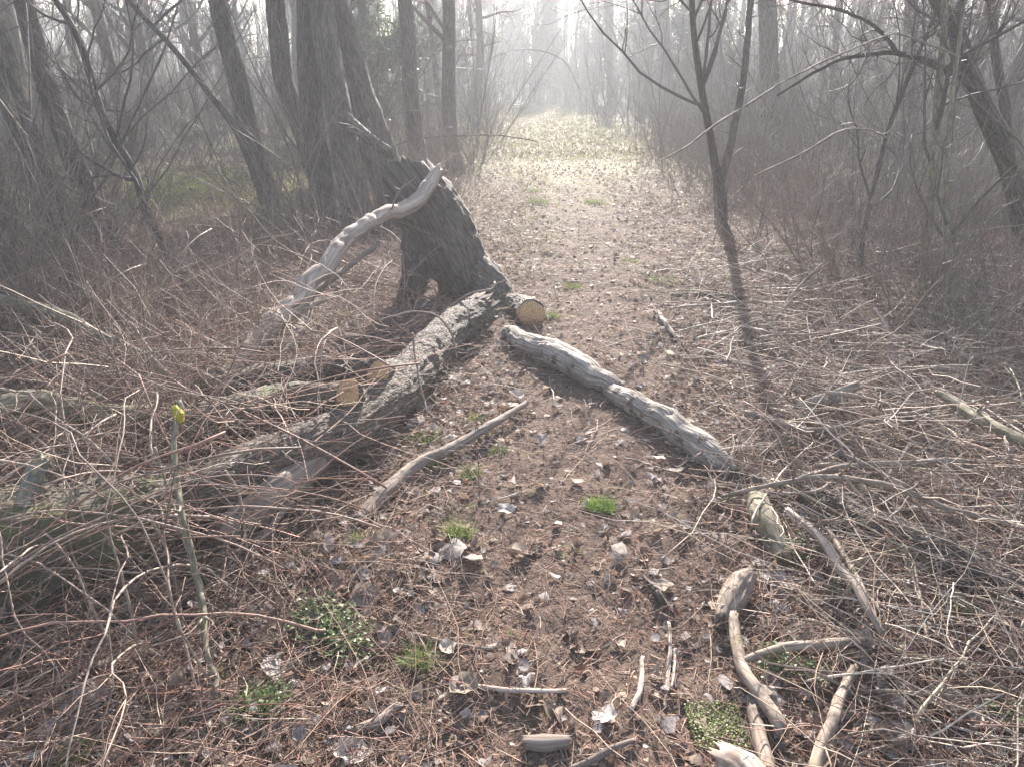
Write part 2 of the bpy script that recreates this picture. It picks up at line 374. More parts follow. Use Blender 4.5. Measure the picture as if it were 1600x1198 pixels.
def stump(label, pts, wpx, mat, seed):
    pts = np.array(pts); Pl = spline(pts, 70); Rl = rad_from(pts, wpx, 70); k = 56
    Vv, Ff, uv = lumpy(Pl, Rl, k, .16, 4.0, seed); Vv = Vv.reshape(-1, k, 3)
    ax = unit(Pl[-1] - Pl[-6]); aa = np.arange(k)
    jag = .10 * np.abs(np.sin(aa * .9)) * vnoise(aa * .55 + 3, aa * 0 + 1) + .14 * vnoise(aa * .17, aa * 0 + 7) + .05 * rng.random(k)
    for q, wt in ((-2, 1), (-3, .6), (-4, .3)): Vv[q] += ax * (jag * wt)[:, None]
    Vv[-1] = Vv[-2].mean(0) - ax * .22
    o_ = bpy.data.objects.new('tree_stump', None); C.objects.link(o_); org = Pl[0]; o_.location = org; tag(o_, label, 'stump')
    b = MB(); b.add(Vv.reshape(-1, 3), Ff, (1, 1, 1), uv); link('trunk', b.mesh('trunk', M[mat], org), o_); return o_
root = stump('thick dark leaning willow stump snapped off jagged beside the path', al((764, 500, 5.85), (740, 455, 5.88), (716, 408, 5.92), (692, 362, 5.98), (668, 322, 6.05), (650, 298, 6.1)), (44, 66, 96, 104, 98, 92), 'dark_bark', 3)
def child_wood(parent, name, pts, wpx, mat, cut=(), **kw):
    o = wood(name, None, None, pts, wpx, mat, cut=cut, **kw); o.location = Vector(o.location) - parent.location; o.parent = parent; return o
child_wood(root, 'root_prong', [A(668, 330, 6.05), A(655, 385, 5.95), A(650, 430, 5.85), A(636, 475, 5.8), A(632, 505, 5.7)], (70, 58, 44, 34, 26), 'dark_bark', amp=.16, seed=5)
child_wood(root, 'root_prong', [A(700, 370, 6.1), A(705, 425, 6.05), A(706, 475, 6.0), A(708, 520, 5.8)], (66, 44, 34, 26), 'dark_bark', amp=.16, seed=6)
child_wood(root, 'root_prong', [A(735, 420, 5.9), A(770, 455, 5.75), A(790, 480, 5.6), A(800, 515, 5.5)], (70, 60, 46, 30), 'dark_bark', amp=.15, seed=7)
child_wood(root, 'sawn_stub', [A(752, 458, 5.75), A(785, 476, 5.62), A(815, 485, 5.42), A(830, 490, 5.12)], (60, 48, 47, 46), 'dark_bark', cut=(1,), amp=.08, seed=8)

wood('fallen_branch', 'pale barkless branch propped against the leaning willow trunk', 'branch',
     [A(686, 262, 5.85), A(668, 292, 5.75), A(645, 318, 5.6), A(600, 336, 5.3), A(560, 360, 5.0), A(522, 398, 4.7), A(480, 448, 4.4), A(430, 505, 4.05), A(385, 560, 3.8), A(345, 600, 3.58)],
     (18, 22, 24, 22, 24, 28, 30, 32, 34, 32), 'pale_wood', amp=.11, step=.015, k=30, twigs=5, seed=11, kink=.016)
wood('fallen_branch', 'dark forked branch lying along the pale barkless branch', 'branch',
     [A(590, 382, 5.3), A(540, 420, 4.85), A(500, 452, 4.55), A(455, 492, 4.25), A(400, 538, 3.95), A(345, 590, 3.6)], (7, 9, 12, 15, 17, 18), 'torn_wood', twigs=6, seed=12)
wood('stick', 'short bright stick jutting from the dark forked branch', 'stick', [A(512, 468, 4.3), A(490, 478, 4.25), A(462, 492, 4.18), A(430, 506, 4.1)], (4, 6, 7, 8), 'tan_bark', seed=13)
wood('fallen_branch', 'grey branch slanting down behind the sawn log ends', 'branch', [A(500, 440, 5.0), A(480, 490, 4.6), A(455, 540, 4.2), A(430, 590, 3.75), A(405, 650, 3.3)], (14, 18, 20, 20, 18), 'torn_wood', twigs=4, seed=14)
tree_from('tree', 'broad dark trunk leaning away to the left right behind the willow stump', al((640, 370, 9.4), (622, 310, 9.4), (596, 250, 9.5), (570, 180, 9.6), (548, 100, 9.8), (530, 30, 10), (522, -20, 10.2)), (70, 62, 56, 50, 46, 42, 40), 'dark_bark', 8, limbs=16, low=.35, seed=4, amp=.12, bendup=.5, limbl=(.9, 2.4), tw=(.25, .7))
biglog = wood('fallen_log', 'big rough-barked log with flaking pale bark running from the willow down to the left', 'log',
     [G(748, 488, .12), G(700, 522, .12), G(655, 570, .13), G(610, 622, .14), G(560, 662, .15), G(500, 694, .15), G(430, 720, .16), G(360, 752, .16), G(280, 792, .15)],
     (54, 58, 62, 68, 72, 80, 88, 90, 86), 'rough_bark', step=.011, k=84, amp=.14, seed=21, ridges=9)
child_wood(biglog, 'sawn_stub', [A(585, 634, 3.62), A(562, 624, 3.4), A(544, 617, 3.08)], (50, 47, 46), 'rough_bark', cut=(1,), amp=.07, seed=124)
child_wood(biglog, 'sawn_stub', [A(645, 588, 3.85), A(615, 585, 3.7), A(590, 583, 3.38)], (46, 43, 42), 'rough_bark', cut=(1,), amp=.07, seed=125)
wood('split_log', 'smooth torn spar of wood splitting off under the rough-barked log', 'log',
     [G(590, 664, .16), G(540, 690, .13), G(500, 715, .13), G(445, 760, .12), G(395, 800, .1), G(345, 835, .09)], (14, 26, 40, 54, 56, 44), 'torn_wood', step=.02, k=26, amp=.10, seed=22)
wood('fallen_branch', 'smooth thin branch forking below the torn spar', 'branch', [G(512, 702, .14), G(480, 745, .11), G(445, 790, .08), G(415, 830, .05), G(390, 870, .03)], (9, 13, 15, 14, 10), 'torn_wood', seed=23)
wood('fallen_log', 'mossy log lying in the brush just behind the rough-barked log', 'log', [G(575, 626, .10), G(510, 622, .11), G(440, 628, .12), G(360, 650, .13), G(270, 680, .13)], (42, 46, 56, 66, 74), 'moss_bark', step=.025, amp=.1, seed=24)
wood('fallen_log', 'second log in the brush, farther behind the rough-barked log', 'log', [G(640, 585, .12), G(560, 576, .14), G(480, 580, .15), G(400, 598, .15), G(330, 620, .13)], (24, 34, 44, 54, 58), 'rough_bark', step=.025, amp=.1, seed=25)
wood('fallen_log', 'huge mossy old log lying under the tangle of canes', 'log',
     [G(330, 770, .1), G(250, 800, .13), G(170, 825, .15), G(80, 855, .16), G(-40, 880, .16), G(-180, 900, .14)], (84, 130, 160, 176, 186, 180), 'moss_bark', step=.014, k=84, amp=.16, seed=26, ridges=11)
wood('fallen_log', 'dark rotten log half buried beneath the lichen-spotted branch', 'log', [G(60, 790, .2), G(0, 800, .22), G(-80, 815, .2)], (80, 90, 90), 'rough_bark', step=.02, amp=.13, seed=27, ridges=9)
wood('fallen_branch', 'olive green branch slanting down into the brush', 'branch', [A(-60, 452, 3.6), A(0, 468, 3.6), A(70, 485, 3.55), A(140, 518, 3.45), A(190, 540, 3.4), A(232, 560, 3.35), A(270, 590, 3.3)], (17, 17, 18, 19, 18, 16, 10), 'green_bark', twigs=5, seed=28, kink=.01)
wood('fallen_branch', 'smooth grey-green bough lying crosswise in the brush', 'branch', [A(-50, 665, 2.6), A(0, 638, 2.7), A(60, 628, 2.8), A(120, 640, 2.85), A(180, 645, 2.9), A(240, 640, 3.0)], (34, 36, 40, 36, 30, 20), 'green_bark', twigs=3, seed=29)
wood('fallen_branch', 'grey branch spotted with round yellow lichen', 'branch', [A(66, 715, 2.2), A(52, 745, 2.17), A(38, 790, 2.12), A(22, 850, 2.07), A(2, 915, 1.98), A(-10, 960, 1.9)], (24, 30, 32, 34, 34, 32), 'lichen_bark', amp=.06, seed=30)
knobbed = wood('branch_stub', 'upright greenish stem with a yellow lichen knob in the cane tangle', 'branch', [A(277, 628, 2.35), A(277, 652, 2.32), A(268, 675, 2.28), A(274, 720, 2.2), A(284, 790, 2.08), A(298, 870, 1.95), A(320, 960, 1.8), A(332, 1085, 1.56)], (8, 13, 9, 9, 10, 11, 11, 9), 'green_bark', amp=.2, twigs=12, tl=(.15, .45), seed=31, kink=.012)
M['yellow_lichen'] = bark('yellow_lichen', (.26, .22, .03), (.42, .36, .06), None, sc=90, stretch=1)
child_wood(knobbed, 'lichen_knob', [A(273, 634, 2.32), A(278, 645, 2.31), A(282, 657, 2.31)], (8, 17, 9), 'yellow_lichen', step=.004, k=24, amp=.3, seed=131)
wood('fallen_branch', 'long straight grey branch lying on leaf litter towards the path', 'branch', [G(824, 628, .05), G(760, 668, .05), G(700, 700, .05), G(640, 735, .05), G(590, 780, .05), G(560, 812, .03)], (7, 14, 17, 20, 24, 22), 'torn_wood', seed=32)
# right of the path
wood('fallen_log', 'pale barkless log by the path, upper piece under the sawn stub', 'log', [G(790, 520, .04), G(825, 538, .06), G(860, 552, .07), G(900, 572, .07), G(935, 592, .06), G(962, 606, .04)], (20, 38, 42, 42, 38, 22), 'white_wood', step=.012, k=44, amp=.12, seed=41, kink=.012)
wood('fallen_log', 'pale barkless log by the path, longer lower piece with a crumbling end', 'log', [G(948, 606, .03), G(985, 628, .045), G(1030, 655, .05), G(1070, 680, .05), G(1105, 706, .045), G(1146, 742, .02)], (22, 36, 42, 46, 46, 24), 'white_wood', step=.012, k=44, amp=.13, seed=40, kink=.012)
wood('fallen_log', 'low rotten log continuing beyond the broken end of the pale log', 'log', [G(1150, 745, .01), G(1200, 765, .015), G(1250, 775, .03), G(1320, 800, .045), G(1400, 835, .05), G(1480, 870, .06), G(1560, 905, .06), G(1660, 945, .06)], (26, 30, 36, 44, 50, 54, 54, 54), 'rough_bark', step=.012, amp=.2, seed=42)
wood('broken_branch', 'short thick curved tan branch at the mud edge', 'branch', [G(1180, 775, .05), G(1192, 805, .06), G(1206, 835, .06), G(1220, 872, .03)], (30, 40, 38, 26), 'green_bark', step=.02, amp=.13, seed=43)
wood('broken_branch', 'stubby ringed branch stump beside the muddy path', 'branch', [G(1174, 893, .06), G(1162, 910, .05), G(1148, 936, .045), G(1132, 966, .03)], (16, 40, 42, 26), 'tan_bark', step=.006, k=40, amp=.26, seed=44)
wood('fallen_branch', 'crooked tan branch curving along the path side', 'branch', [G(1146, 962, .05), G(1150, 1005, .05), G(1165, 1050, .05), G(1190, 1085, .06), G(1212, 1120, .06), G(1224, 1140, .05)], (15, 19, 20, 20, 22, 22), 'tan_bark', seed=45)
wood('broken_branch', 'thick tan branch piece beside the mossy clump', 'branch', [G(1178, 1108, .04), G(1186, 1150, .04), G(1205, 1210, .03)], (18, 24, 26), 'tan_bark', seed=46)
wood('broken_branch', 'forked grey branch like a letter Y on the litter', 'branch', [G(1248, 634, .12), G(1280, 626, .14), G(1308, 616, .17), G(1340, 602, .22)], (9, 22, 18, 14), 'tan_bark', seed=47, amp=.08)
o = C.objects['broken_branch.003'] if 'broken_branch.003' in C.objects else None
if o: child_wood(o, 'side_fork', [G(1302, 619, .16), G(1320, 632, .15), G(1332, 642, .15)], (13, 10, 7), 'tan_bark', seed=48)
wood('fallen_branch', 'lichen-green branch sloping down into the brush pile', 'branch', [G(1462, 612, .28), G(1490, 628, .28), G(1525, 650, .27), G(1570, 672, .26), G(1630, 704, .24)], (9, 16, 20, 18, 18), 'green_bark', twigs=4, seed=49)
wood('fallen_branch', 'long straight tan pole lying in the slash', 'branch', [G(1270, 738, .15), G(1330, 728, .15), G(1400, 722, .16), G(1512, 720, .18)], (7, 9, 10, 8), 'tan_bark', twigs=3, seed=50)
wood('fallen_branch', 'slender branch behind the long tan pole', 'branch', [G(1185, 648, .08), G(1240, 668, .12), G(1300, 672, .14), G(1360, 655, .16), G(1480, 635, .2)], (8, 10, 9, 8, 6), 'tan_bark', twigs=4, seed=51)
wood('fallen_branch', 'grey knobbly branch left of the forked piece', 'branch', [G(1168, 645, .06), G(1205, 655, .08), G(1262, 672, .09)], (8, 13, 12), 'pale_wood', seed=52)
wood('fallen_branch', 'straight stripped branch crossing above the curved tan branch', 'branch', [G(1128, 775, .05), G(1190, 768, .08), G(1262, 770, .09), G(1300, 752, .1)], (7, 8, 8, 6), 'tan_bark', seed=53)
wood('fallen_branch', 'long thin bough arching over the right-hand slash', 'branch', [G(1140, 770, .08), G(1250, 748, .18), G(1360, 752, .23), G(1460, 785, .23), G(1560, 815, .21), G(1640, 835, .2)], (6, 8, 9, 10, 9, 8), 'tan_bark', twigs=8, tl=(.2, .5), seed=54)
wood('fallen_branch', 'pale branch running downhill beside leafy weeds', 'branch', [G(1230, 798, .12), G(1270, 830, .13), G(1310, 880, .13), G(1350, 940, .12), G(1376, 985, .1)], (10, 14, 15, 14, 9), 'pale_wood', twigs=3, seed=55)
wood('fallen_branch', 'dry branch parallel to the pale one with peeling bark', 'branch', [G(1288, 825, .1), G(1320, 870, .1), G(1350, 920, .1), G(1375, 955, .1)], (7, 9, 9, 7), 'tan_bark', seed=56)
wood('stick', 'curved upright dead stick rising from the slash', 'stick', [A(1366, 482, 4.6), A(1385, 510, 4.5), A(1396, 550, 4.4), A(1399, 590, 4.3), A(1397, 625, 4.25)], (4, 7, 7, 6, 5), 'pale_wood', seed=57)
wood('stick', 'gnarled upright stick standing in front of dark hollow', 'stick', [A(1522, 560, 3.9), A(1505, 590, 3.85), A(1500, 630, 3.8), A(1498, 680, 3.75), A(1500, 730, 3.7)], (5, 8, 9, 8, 6), 'green_bark', twigs=3, tl=(.1, .25), seed=58)
wood('stick', 'white barkless stick lying on the path', 'stick', [G(1028, 488, .03), G(1042, 508, .03), G(1062, 530, .03)], (6, 8, 7), 'white_wood', seed=59)
wood('stick', 'pale straw-coloured stick lying flat on the mud', 'stick', [G(738, 1068, .008), G(800, 1076, .008), G(882, 1077, .008)], (6, 8, 6), 'pale_wood', seed=60)
wood('stick', 'long split reed stalk lying lengthwise on the mud', 'stick', [G(1046, 972, .008), G(1043, 1040, .008), G(1038, 1102, .008)], (6, 8, 6), 'white_wood', seed=61)
wood('stick', 'shorter split reed stalk close beside the long one', 'stick', [G(1052, 1010, .008), G(1049, 1078, .008)], (6, 6), 'white_wood', seed=62)
wood('stick', 'long twig lying from the weeds to the mud', 'stick', [G(578, 966, .008), G(650, 992, .008), G(770, 1013, .008)], (5, 7, 5), 'tan_bark', seed=63)
wood('stick', 'thick short stick with a knob near the bottom weeds', 'stick', [G(546, 1145, .008), G(590, 1132, .008), G(622, 1104, .008)], (12, 18, 14), 'torn_wood', seed=64)
wood('stick', 'crooked greyish stick standing out on bare mud', 'stick', [G(1002, 1024, .008), G(1000, 1070, .008), G(986, 1110, .008)], (6, 10, 8), 'pale_wood', seed=65)
wood('stick', 'dark broken stick pressed into the mud', 'stick', [G(1004, 905, .01), G(1030, 932, .015), G(1052, 955, .01)], (9, 12, 10), 'dark_bark', seed=66)
wood('stick', 'dark stick slanting in at the bottom of the muddy path', 'stick', [G(890, 1200, .008), G(940, 1178, .008), G(995, 1158, .008)], (10, 12, 8), 'torn_wood', seed=67)
wood('broken_board', 'weathered slab of grey wood sunk in the mud', 'wood slab', [G(818, 1160, .0), G(850, 1163, .005), G(890, 1160, .0)], (18, 26, 16), 'torn_wood', seed=68, amp=.2)
wood('branch_stub', 'bark-covered stub end lying at the bottom moss', 'branch', [G(1140, 1185, .03), G(1165, 1200, .04), G(1190, 1230, .04)], (50, 60, 56), 'pale_wood', seed=69, amp=.15)
wood('fallen_branch', 'dry branch leaning through the leafy slash in the foreground', 'branch', [G(1330, 1040, .05), G(1318, 1085, .07), G(1290, 1140, .08), G(1275, 1210, .08)], (12, 18, 20, 20), 'tan_bark', twigs=3, seed=70)
wood('broken_branch', 'upright pointed splinter of wood between dead leaves', 'branch', [A(1418, 955, 2.2), A(1412, 990, 2.18), A(1402, 1032, 2.15)], (5, 18, 26), 'torn_wood', seed=71)
wood('fallen_branch', 'pale curved branch crossing leaf litter to the stub', 'branch', [G(1165, 1030, .06), G(1230, 1012, .07), G(1300, 1008, .06), G(1345, 1000, .05)], (10, 15, 16, 12), 'tan_bark', seed=72)
wood('fallen_branch', 'arching branch rising from the bright litter', 'branch', [G(1205, 522, .02), G(1225, 480, .18), G(1260, 435, .35), G(1300, 400, .5)], (4, 5, 5, 3), 'tan_bark', twigs=6, seed=73)
wood('fallen_branch', 'old grey branch lying at the far path edge', 'branch', [G(1050, 462, .04), G(1100, 460, .05), G(1160, 466, .05)], (6, 8, 7), 'dark_bark', twigs=3, seed=74)

# ------------------------------------------------------------------ the trees one knows
TR = [
 ('slender dark sapling bending from the left brush up to the left', al((318, 478, 5.6), (265, 400, 5.7), (228, 330, 5.8), (210, 270, 5.9), (172, 205, 6.0), (150, 150, 6.1), (122, 60, 6.3), (80, -10, 6.5)), (13, 13, 13, 12, 12, 11, 10, 9), 5.5, 7),
 ('leaning thick trunk with mossy foot beside the sunny clearing', al((178, 405, 7.6), (150, 335, 7.7), (125, 275, 7.8), (100, 210, 7.9), (72, 130, 8.1), (45, 40, 8.4), (30, -30, 8.6)), (46, 34, 32, 32, 30, 28, 27), 9, 9),
 ('thick crooked trunk outermost of the leaning ones', al((120, 440, 7.0), (95, 360, 7.1), (62, 280, 7.2), (35, 200, 7.35), (10, 110, 7.6), (-20, 20, 7.9)), (50, 46, 44, 42, 40, 36), 9, 9),
 ('trunk curving out behind the two leaning trunks', al((20, 440, 7.9), (5, 350, 8.0), (-15, 260, 8.2), (-45, 150, 8.5), (-80, 40, 8.8)), (34, 30, 28, 26, 24), 9, 8),
 ('slim trunk slanting into the foot of the hazy twin trunks', al((428, 345, 9.8), (404, 280, 9.9), (370, 205, 10.0), (330, 150, 10.2), (270, 75, 10.4), (200, 0, 10.8)), (22, 18, 12, 10, 9, 8), 7, 8),
 ('hazy straight trunk forking off the clearing edge', al((432, 345, 10.2), (412, 285, 10.3), (390, 215, 10.4), (372, 130, 10.5), (352, 50, 10.7), (335, -20, 11)), (34, 32, 32, 31, 30, 28), 10, 10),
 ('hazy tall trunk with a kink behind the brush', al((520, 360, 9.6), (500, 290, 9.8), (474, 210, 9.9), (445, 130, 10), (435, 60, 10.1), (428, -20, 10.3)), (36, 32, 30, 30, 30, 30), 10, 10),
 ('heavy dark trunk rising behind the leaning willow', al((560, 345, 8.6), (545, 260, 8.7), (528, 170, 8.8), (512, 80, 9), (498, -20, 9.2)), (50, 44, 42, 40, 38), 11, 10),
 ('dark upright trunk touching the heavy one', al((505, 355, 9.0), (500, 270, 9.1), (488, 180, 9.2), (480, 90, 9.3), (478, -20, 9.5)), (40, 36, 34, 32, 30), 10, 9),
 ('hazy trunk behind the tip of the pale branch', al((655, 285, 12.5), (648, 210, 12.6), (640, 120, 12.8), (636, 40, 13), (630, -20, 13.2)), (30, 26, 24, 24, 22), 11, 10),
 ('low forked tree standing alone at the bright path side', al((1127, 356, 8.9), (1126, 320, 8.9), (1124, 290, 8.9), (1117, 255, 8.85), (1110, 215, 8.8), (1098, 150, 8.7), (1085, 60, 8.6), (1080, -20, 8.5)), (20, 20, 20, 13, 12, 11, 10, 9), 5, 8),
 ('bent tree leaning in with an arching bough', al((1640, 440, 6.4), (1600, 350, 6.4), (1576, 262, 6.4), (1540, 180, 6.4), (1519, 125, 6.4), (1495, 54, 6.5), (1458, -10, 6.6)), (30, 30, 28, 26, 26, 24, 20), 7, 6),
 ('second stem crossing behind the bent tree', al((1592, 380, 7.2), (1580, 280, 7.2), (1572, 180, 7.3), (1556, 90, 7.4), (1548, -10, 7.5)), (18, 16, 15, 14, 13), 8, 7),
 ('thin straight pole of a tree with greenish bark near the slash', al((1438, 482, 5.4), (1448, 380, 5.5), (1457, 280, 5.6), (1464, 170, 5.7), (1474, 60, 5.8), (1478, -20, 5.9)), (14, 13, 12, 12, 11, 11), 6, 5),
 ('short straight sapling rooted in the right slash', al((1484, 535, 4.95), (1482, 450, 5.0), (1480, 370, 5.1), (1478, 290, 5.2), (1485, 180, 5.3), (1500, 60, 5.4), (1510, -10, 5.5)), (14, 13, 12, 11, 8, 6, 5), 4.5, 7),
 ('grey leaning sapling between slash and forked tree', al((1350, 455, 5.9), (1345, 400, 6), (1356, 330, 6.1), (1378, 240, 6.2), (1385, 210, 6.3), (1420, 120, 6.4), (1470, 0, 6.6)), (9, 9, 8, 8, 8, 7, 6), 5, 8),
 ('tall hazy trunk just right of the path mouth', al((957, 160, 56), (955, 100, 56), (950, -10, 56)), (17, 16, 15), 11, 10),
 ('dark hazy trunk standing beyond the forked tree', al((1040, 160, 40), (1038, 100, 40), (1036, -10, 40)), (22, 20, 19), 11, 10),
 ('hazy trunk over the right thicket with a dark foot', al((1205, 235, 16.5), (1202, 120, 16.5), (1198, -10, 16.6)), (34, 30, 28), 11, 10),
 ('far straight trunk above the dark hollow', al((1415, 240, 14.5), (1420, 120, 14.5), (1424, -10, 14.6)), (22, 20, 19), 11, 10),
]
roots = []
for i, (lab, pts, wd, H, nl) in enumerate(TR):
    small = max(wd) < 16
    r_, Pq, Rq = tree_from('sapling' if small else 'tree', lab, pts, wd, ('green_bark' if i in (13, 14) else 'dark_bark'), H, limbs=nl + (14 if small else 6), seed=50 + i, low=.12 if small else .25,
                           limbl=(.6, 1.6) if small else (.9, 2.6), tw=(.25, .7), cat='sapling' if small else 'tree', bendup=.25, amp=.1, nt=6)
    roots.append(r_)
def bough(parent, pts, wd, mat='dark_bark', tw=8, tl=(.25, .7), **kw): return child_wood(parent, 'bough', pts, wd, mat, twigs=tw, tl=tl, tcol=(.12, .095, .08), **kw)
bough(roots[10], al((1125, 292, 8.9), (1134, 258, 8.95), (1143, 220, 9), (1156, 160, 9.1), (1165, 90, 9.2), (1172, 10, 9.3), (1178, -60, 9.4)), (15, 13, 12, 11, 10, 9, 7), tw=14)
bough(roots[11], al((1530, 150, 6.4), (1500, 120, 6.3), (1460, 100, 6.15), (1405, 84, 6.0), (1340, 88, 5.9), (1280, 108, 5.8), (1215, 150, 5.7)), (15, 13, 11, 8, 6, 5, 3), tw=16)
bough(roots[11], al((1402, 84, 6.0), (1385, 58, 5.9), (1350, 30, 5.8), (1300, 12, 5.7), (1230, 0, 5.6)), (7, 6, 5, 5, 3), tw=12)
bough(roots[7], al((610, 240, 8.3), (575, 215, 8.4), (535, 180, 8.7)), (16, 18, 20), tw=8)
# glinting arching shoots
def cane(label, pts, wd, name='cane', tw=3, col=(.33, .25, .19), mat='tan_bark', cat='cane', seed=0, tl=(.08, .3)):
    return wood(name, label, cat, pts, wd, mat, step=.03, k=6, amp=.04, twigs=tw, tl=tl, tcol=col, seed=seed, kink=.006)
cane('long bright arching shoot in front of the bent tree', al((1500, 90, 5.4), (1420, 58, 5.0), (1385, 57, 4.8), (1305, 88, 4.6), (1225, 128, 4.5), (1140, 182, 4.4), (1065, 232, 4.3), (1030, 250, 4.3)), (3, 3, 3, 3, 3, 4, 3, 2), seed=81)
cane('short bright arching shoot below the long one', al((1385, 215, 4.9), (1368, 206, 4.8), (1345, 202, 4.7), (1310, 208, 4.6), (1260, 236, 4.5), (1178, 276, 4.4)), (3, 3, 3, 4, 3, 2), seed=82)
cane('hazy sapling arching across the far end of the path', al((735, 175, 34), (745, 120, 34), (775, 88, 34), (830, 78, 34), (880, 95, 34), (905, 140, 34)), (2.5, 2.5, 2, 2, 2, 2), name='arched_sapling', seed=86, tw=14, tl=(.5, 1.4), col=(.12, .1, .08), mat='dark_bark', cat='sapling')
cane('dark arching shoot over the path from the left thicket', al((590, 240, 14), (640, 220, 14), (700, 213, 14), (780, 212, 14), (840, 222, 14)), (3, 3, 2.5, 2, 1.5), seed=83, tw=6, tl=(.2, .5), col=(.12, .1, .08), mat='dark_bark')
CN = [
 ('cane sagging across the mossy log then level', [(-20, 612), (40, 670), (84, 707), (105, 731), (145, 734), (236, 739), (365, 736)], 2.6),
 ('cane falling steeply past the yellow knob', [(44, 618), (101, 663), (148, 700), (182, 734), (209, 768), (216, 800), (205, 835)], 2.5),
 ('cane with a hooked tip over the grey-green bough', [(-10, 608), (30, 612), (48, 614), (44, 628), (25, 640), (-5, 650)], 2.6),
 ('long cane arching down beside the lichen branch', [(160, 820), (110, 880), (85, 910), (72, 960), (76, 1012)], 2.3),
 ('cane lying level low in the dark litter', [(-10, 1080), (100, 1078), (200, 1068), (300, 1058)], 2.0),
 ('cane rising at a slant from the bottom weeds', [(80, 1130), (180, 1080), (280, 1030), (400, 1018), (470, 960)], 2.0),
 ('cane bowing between spar and weed patch', [(352, 736), (375, 770), (385, 850), (382, 910), (372, 1000)], 2.4),
 ('cane curving to the foot of the weed patch', [(462, 900), (455, 950), (432, 1010), (420, 1040)], 2.2),
 ('bowed cane low beside the weed patch', [(410, 900), (370, 935), (352, 965), (372, 1000), (430, 1030)], 2.2),
 ('pair of crossing canes, upper', [(170, 900), (250, 940), (330, 965), (420, 975)], 2.2),
 ('pair of crossing canes, lower', [(-10, 985), (90, 1000), (200, 975), (330, 940), (430, 890)], 2.2),
 ('cane leaning from spar towards the bottom left', [(240, 700), (270, 790), (300, 880), (345, 990), (400, 1198)], 2.3),
 ('cane leaning across the upright greenish stem', [(195, 830), (240, 900), (290, 960), (350, 1020), (410, 1080)], 2.2),
 ('reddish cane slanting by the upright greenish stem', [(232, 800), (265, 870), (285, 960), (305, 1060), (338, 1150)], 2.1),
 ('reddish cane arching over the rough-barked log', [(590, 500), (640, 488), (680, 494), (705, 520), (715, 560)], 4.2),
 ('thin cane arching against the leaning willow foot', [(648, 530), (690, 490), (730, 462), (768, 452), (772, 440)], 4.8),
 ('upright thin cane before the rough-barked log', [(645, 520), (648, 560), (655, 600), (668, 640), (690, 670)], 3.6),
 ('cane trailing off the end of the torn spar', [(350, 735), (370, 745), (410, 765), (450, 800), (470, 830)], 2.7),
]
for i, (lab, px, d) in enumerate(CN):
    cane(lab, [A(x, y, d * (1 - .00035 * (y - px[0][1])) + .04 * math.sin(j * 2)) for j, (x, y) in enumerate(px)], [5] * len(px) if d < 3 else [3.5] * len(px), seed=90 + i)
# ------------------------------------------------------------------ the woods behind: a few trees, copied one by one
def col_for(): return (.10 + .05 * rng.random(), .08 + .04 * rng.random(), .065 + .03 * rng.random())
def tree_variant(kind):
    H = {'bare': 11.5, 'slim': 9.5, 'pine': 12.5, 'ever': 10.5}[kind] * (.92 + .16 * rng.random())
    r0 = {'bare': .13, 'slim': .06, 'pine': .17, 'ever': .15}[kind] * (.9 + .3 * rng.random())
    m = 46; z = np.linspace(-.15, H, m); le = rng.normal(size=2) * (.05 if kind != 'slim' else .1)
    ph = rng.random(4) * 9
    P_ = np.stack([le[0] * z + .10 * np.sin(z * .5 + ph[0]) + .05 * np.sin(z * 1.3 + ph[2]), le[1] * z + .10 * np.sin(z * .45 + ph[1]) + .05 * np.sin(z * 1.5 + ph[3]), z], -1); P_[:, :2] -= P_[0, :2]
    Rr = r0 * (1 - .82 * (z / H).clip(0, 1)) + r0 * .5 * np.exp(-np.maximum(z, 0) * 4)
    Vv, Ff, uv = lumpy(P_, Rr, 12, .08, 3, rng.random() * 9); b = MB(); b.add(Vv, Ff, (1, 1, 1), uv)
    trunk = b.mesh('trunk', M['pine_bark' if kind == 'pine' else 'dark_bark'])
    nl = {'bare': 26, 'slim': 22, 'pine': 34, 'ever': 60}[kind]
    L1, A1 = grow(P_[None], Rr[None], nl, *( (1.4, 3.2) if kind == 'bare' else (.8, 2.0) if kind == 'slim' else (.9, 2.0)), .95 if kind in ('bare', 'slim') else 1.35, n=8, t0=.12 if kind != 'pine' else .2, up=.12 if kind in ('bare', 'slim') else .0, wander=.13, rk=.42)
    L2, A2 = grow(L1, A1, 8, .4, 1.1, .75, n=5, up=.06, wander=.2, rk=.6)
    L3, A3 = grow(L2, A2, 4, .2, .55, .65, n=3, up=.03, wander=.2, rk=.7); A3 = np.maximum(A3, .002)
    bb = MB(); c = col_for()
    for TT, RR, kk in ((L1, A1, 4), (L2, A2, 3), (L3, A3, 3)): a_, f_, u_ = tubes(TT, RR, kk, False); bb.add(a_, f_, c, u_)
    crown = bb.mesh('crown', M['twig']); parts = [('trunk', trunk), ('crown', crown)]
    if kind in ('ever', 'pine'):
        tips = L3[:, 1:].reshape(-1, 3)
        if kind == 'pine': tips = tips[tips[:, 2] > H * .6]
        N = len(tips); c0 = np.repeat(tips, 3, 0) + rng.normal(size=(N * 3, 3)) * .05
        d = unit(rng.normal(size=(N * 3, 3))) * .09; e = unit(np.cross(d, rng.normal(size=(N * 3, 3)))) * .035
        V_ = np.stack([c0 - d, c0 + e, c0 + d, c0 - e], 1); nb = MB()
        g0 = .5 + .7 * np.repeat(rng.random(N * 3), 4)[:, None]
        nb.add(V_.reshape(-1, 3), np.arange(N * 12).reshape(-1, 4), g0 * np.array([.06, .085, .035])); parts.append(('foliage', nb.mesh('foliage', M['grass'], None, False)))
    return parts
